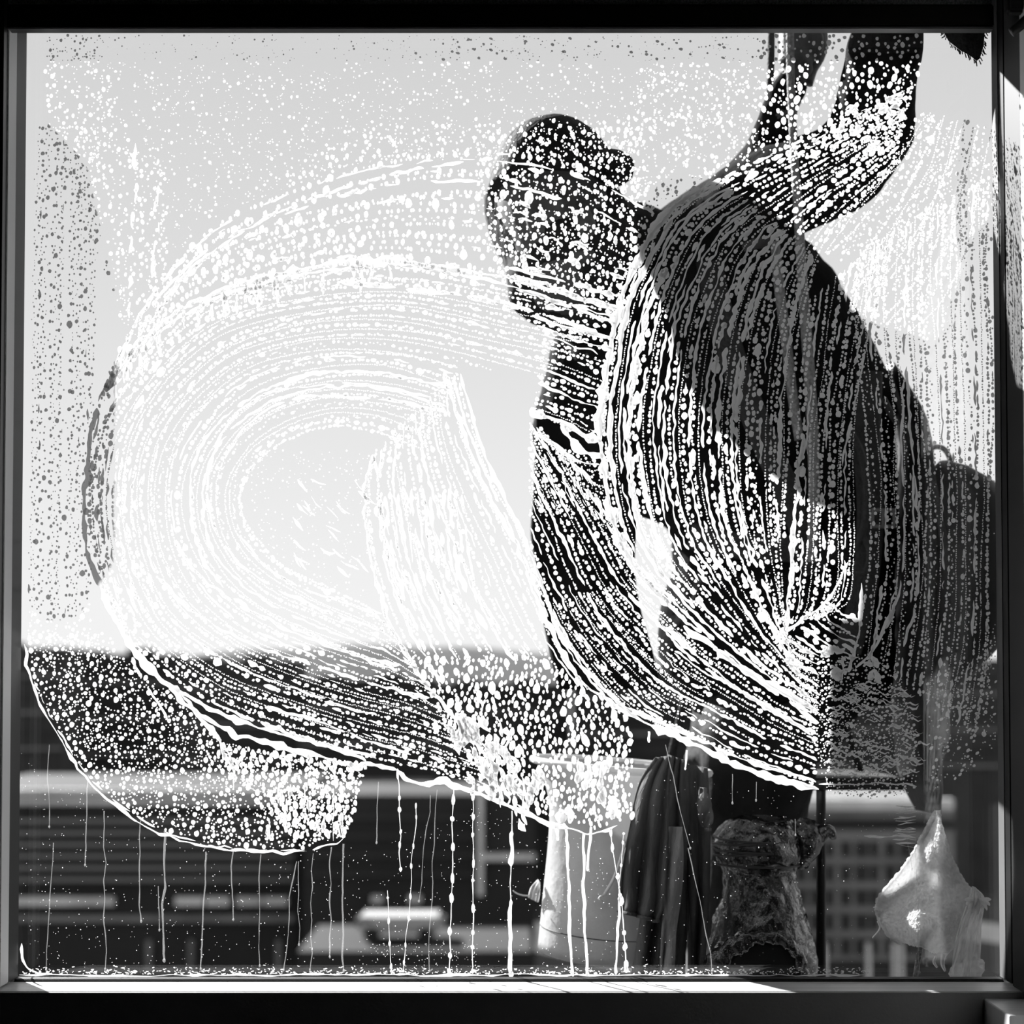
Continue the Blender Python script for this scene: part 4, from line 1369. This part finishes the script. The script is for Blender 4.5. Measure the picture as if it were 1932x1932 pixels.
def soap_mesh(name, blobs, ribs, material):
    B = np.array(blobs, float) if len(blobs) else np.zeros((0, 5))
    if len(B):
        B = B[lim(B[:, 0], B[:, 1])]
    V, Fv, off = [], [], 0
    k_pp = 1 / ppm(GY)
    for big in (True, False):
        sel = B[(B[:, 2] > 2.4) == big] if len(B) else B
        n = 9 if big else 6
        if not len(sel):
            continue
        th = np.linspace(0, 2 * math.pi, n, endpoint=False)
        rr = 1 + (rng.normal(0, 0.09, (len(sel), n)) if big else 0)
        ex = np.cos(th)[None] * sel[:, 2:3] * rr
        ey = np.sin(th)[None] * sel[:, 3:4] * rr
        ca, sa = np.cos(sel[:, 4:5]), np.sin(sel[:, 4:5])
        x = sel[:, 0:1] + ex * ca - ey * sa
        y = sel[:, 1:2] + ex * sa + ey * ca
        rim = Pn(x, y, GY)
        cen = Pn(sel[:, 0], sel[:, 1], GY)
        cen[:, 1] += 0.30 * sel[:, 3] * k_pp
        allv = np.concatenate([rim, cen[:, None]], 1).reshape(-1, 3)
        V.append(allv)
        base = off + np.arange(len(sel))[:, None] * (n + 1)
        a = base + np.arange(n)[None]
        b = base + (np.arange(n)[None] + 1) % n
        c = np.broadcast_to(base + n, a.shape)
        Fv.append(np.stack([a, b, c], -1).reshape(-1, 3))
        off += len(allv)
    for p, hw in ribs:
        ok = lim(p[:, 0], p[:, 1])
        if ok.sum() < 3:
            continue
        p, hw = p[ok], hw[ok]
        t = np.gradient(p, axis=0)
        t /= np.linalg.norm(t, axis=1)[:, None] + 1e-9
        nr = np.stack([-t[:, 1], t[:, 0]], 1)
        asym = 1 + 0.25 * smooth_noise(len(p), 2)
        l = p + nr * (hw * asym)[:, None]
        rgt = p - nr * (hw * (2 - asym))[:, None]
        vl, vm, vr2 = Pn(l[:, 0], l[:, 1], GY), Pn(p[:, 0], p[:, 1], GY), Pn(rgt[:, 0], rgt[:, 1], GY)
        vm[:, 1] += 0.35 * hw * k_pp
        n = len(p)
        V.append(np.stack([vl, vm, vr2], 1).reshape(-1, 3))
        i = off + np.arange(n - 1) * 3
        for s in (0, 1):
            Fv.append(np.stack([i + s, i + s + 1, i + s + 4], -1))
            Fv.append(np.stack([i + s, i + s + 4, i + s + 3], -1))
        off += 3 * n
    V = np.concatenate(V)
    Fv = np.concatenate(Fv)
    me = bpy.data.meshes.new(name)
    me.vertices.add(len(V))
    me.vertices.foreach_set('co', V.astype(np.float32).ravel())
    me.loops.add(len(Fv) * 3)
    me.loops.foreach_set('vertex_index', Fv.astype(np.int32).ravel())
    me.polygons.add(len(Fv))
    me.polygons.foreach_set('loop_start', (np.arange(len(Fv)) * 3).astype(np.int32))
    me.update(calc_edges=True)
    me.validate()
    me.materials.append(MATS[material])
    return link(bpy.data.objects.new(name, me))


o = soap_mesh('soap_drops', BL, [], 'foam')
tag(o, 'countless round soap drops beaded over the outer face of the glass', 'soap suds', kind='stuff')
o = soap_mesh('soap_streaks', [], RIB, 'foam')
tag(o, 'curved foamy wipe streaks in nested sweeps across the glass', 'soap suds', kind='stuff')
print('SOAP', len(BL), 'drops', len(RIB), 'streaks')

# runs of soap down the lower pane, each a thing of its own
THIN = 'thin pale soap run trickling down the clear lower part of the glass'
BEAD = 'thick beaded soap run on the clear lower glass between the yard and the bucket'
runs = [
    # x top, y top, x bottom, y bottom, width, beaded, label
    (92, 1405, 92, 1560, 2.2, 0), (165, 1462, 162, 1632, 3.2, 0), (197, 1530, 199, 1828, 2.4, 0), (263, 1545, 264, 1738, 3.2, 0),
    (310, 1568, 308, 1812, 5.0, 0), (390, 1607, 378, 1828, 3.6, 0), (437, 1603, 439, 1735, 2.6, 0), (489, 1612, 490, 1822, 2.2, 0),
    (556, 1625, 537, 1830, 2.4, 0), (563, 1625, 564, 1782, 1.8, 0), (590, 1610, 586, 1830, 2.0, 0), (624, 1598, 623, 1805, 3.2, 0), (646, 1592, 647, 1832, 4.0, 0),
    (712, 1475, 710, 1590, 2.6, 0), (100, 1590, 86, 1830, 2.0, 0), (300, 1672, 300, 1755, 2.4, 0),
    (750, 1453, 758, 1640, 5.0, 2), (785, 1520, 762, 1832, 3.4, 2), (812, 1500, 790, 1700, 2.0, 0), (822, 1490, 808, 1832, 2.0, 0),
    (855, 1490, 848, 1832, 6.0, 3), (893, 1495, 892, 1832, 5.0, 2), (966, 1530, 962, 1838, 8.0, 4),
    (732, 1680, 738, 1832, 3.5, 2), (1050, 1555, 1052, 1582, 5.0, 1), (1070, 1562, 1079, 1838, 5.0, 1), (1098, 1572, 1108, 1838, 6.0, 1), (1116, 1560, 1108, 1640, 5.0, 1),
    (1150, 1560, 1170, 1690, 6.0, 3), (1176, 1570, 1168, 1700, 3.5, 2), (1168, 1695, 1164, 1835, 4.5, 1), (1172, 1690, 1180, 1830, 7.0, 3),
    (1225, 1380, 1224, 1398, 4.0, 1), (1297, 1415, 1294, 1450, 3.0, 1), (1255, 1405, 1300, 1600, 2.0, 0), (1300, 1600, 1345, 1832, 2.2, 0), (1382, 1460, 1382, 1515, 1.6, 0), (1428, 1475, 1426, 1510, 1.6, 0),
    (1710, 1580, 1722, 1640, 2.6, 0), (1728, 1580, 1734, 1835, 2.6, 0), (1500, 1545, 1501, 1575, 1.6, 0), (1040, 1560, 1040, 1600, 3, 0),
]
ORD = ['first', 'second', 'third', 'fourth', 'fifth', 'sixth', 'seventh', 'eighth', 'ninth', 'tenth', 'eleventh', 'twelfth', 'thirteenth', 'fourteenth', 'fifteenth', 'sixteenth', 'seventeenth']
COUNT = {}
runs.sort(key=lambda q: q[0])
for (xa, ya, xb2, yb2, w, bd) in runs:
    n = max(5, int((yb2 - ya) / 6))
    t = np.linspace(0, 1, n)
    path = np.stack([xa + (xb2 - xa) * t + 1.4 * smooth_noise(n, 6) * min(1, (yb2 - ya) / 120), ya + (yb2 - ya) * t], 1)
    bl2, rb2 = [], []
    if bd == 4:
        hw = np.where((smooth_noise(n, 5) > -0.2) | (t > 0.55), w * 0.5, w * 0.12) * (1 + 0.2 * smooth_noise(n, 2))
    elif bd == 0:
        hw = w * 0.36 * (1 + 0.25 * smooth_noise(n, 4))
    elif bd == 1:
        hw = w * 0.5 * (1 + 0.22 * smooth_noise(n, 4))
    else:
        hw = w * 0.14 * (1 + 0.3 * smooth_noise(n, 3))
        y = ya + rng.uniform(0, 20)
        while y < yb2:
            k = min(n - 1, int((y - ya) / (yb2 - ya) * n))
            ln = w * rng.uniform(0.7, 2.0)
            bl2.append((path[k, 0], y, ln, w * rng.uniform(0.45, 0.75), math.pi / 2))
            y += ln * 2 + rng.uniform(6, 46)
    bl2.append((path[-1, 0], yb2, max(3.0, w * 0.9), max(2.0, w * 0.6), math.pi / 2))
    rb2.append((path, np.clip(hw, 0.35, 99)))
    o = soap_mesh('soap_run', bl2, rb2, 'soap_film' if bd == 0 else 'foam')
    if bd == 4:
        lab = 'heaviest foam run on the glass, just left of the bucket, reaching the sill'
        grp = None
    elif 1040 < xa < 1185:
        lab, grp = 'white soap run trickling over the bucket', 'soap runs over the bucket'
    elif bd >= 2:
        lab, grp = 'beaded soap run left of the bucket on the clear lower glass', 'beaded soap runs'
    elif xa < 660:
        lab, grp = 'thin soap run below the lower left suds on the clear glass', 'thin soap runs lower left'
    elif xa < 1000:
        lab, grp = 'faint thin soap run in the middle of the clear lower glass', 'thin soap runs lower middle'
    else:
        lab, grp = 'thin soap run on the lower right glass', 'thin soap runs lower right'
    if grp:
        COUNT[grp] = COUNT.get(grp, -1) + 1
        lab = ORD[COUNT[grp]] + ' from the left: ' + lab
    tag(o, lab, 'soap run', grp)
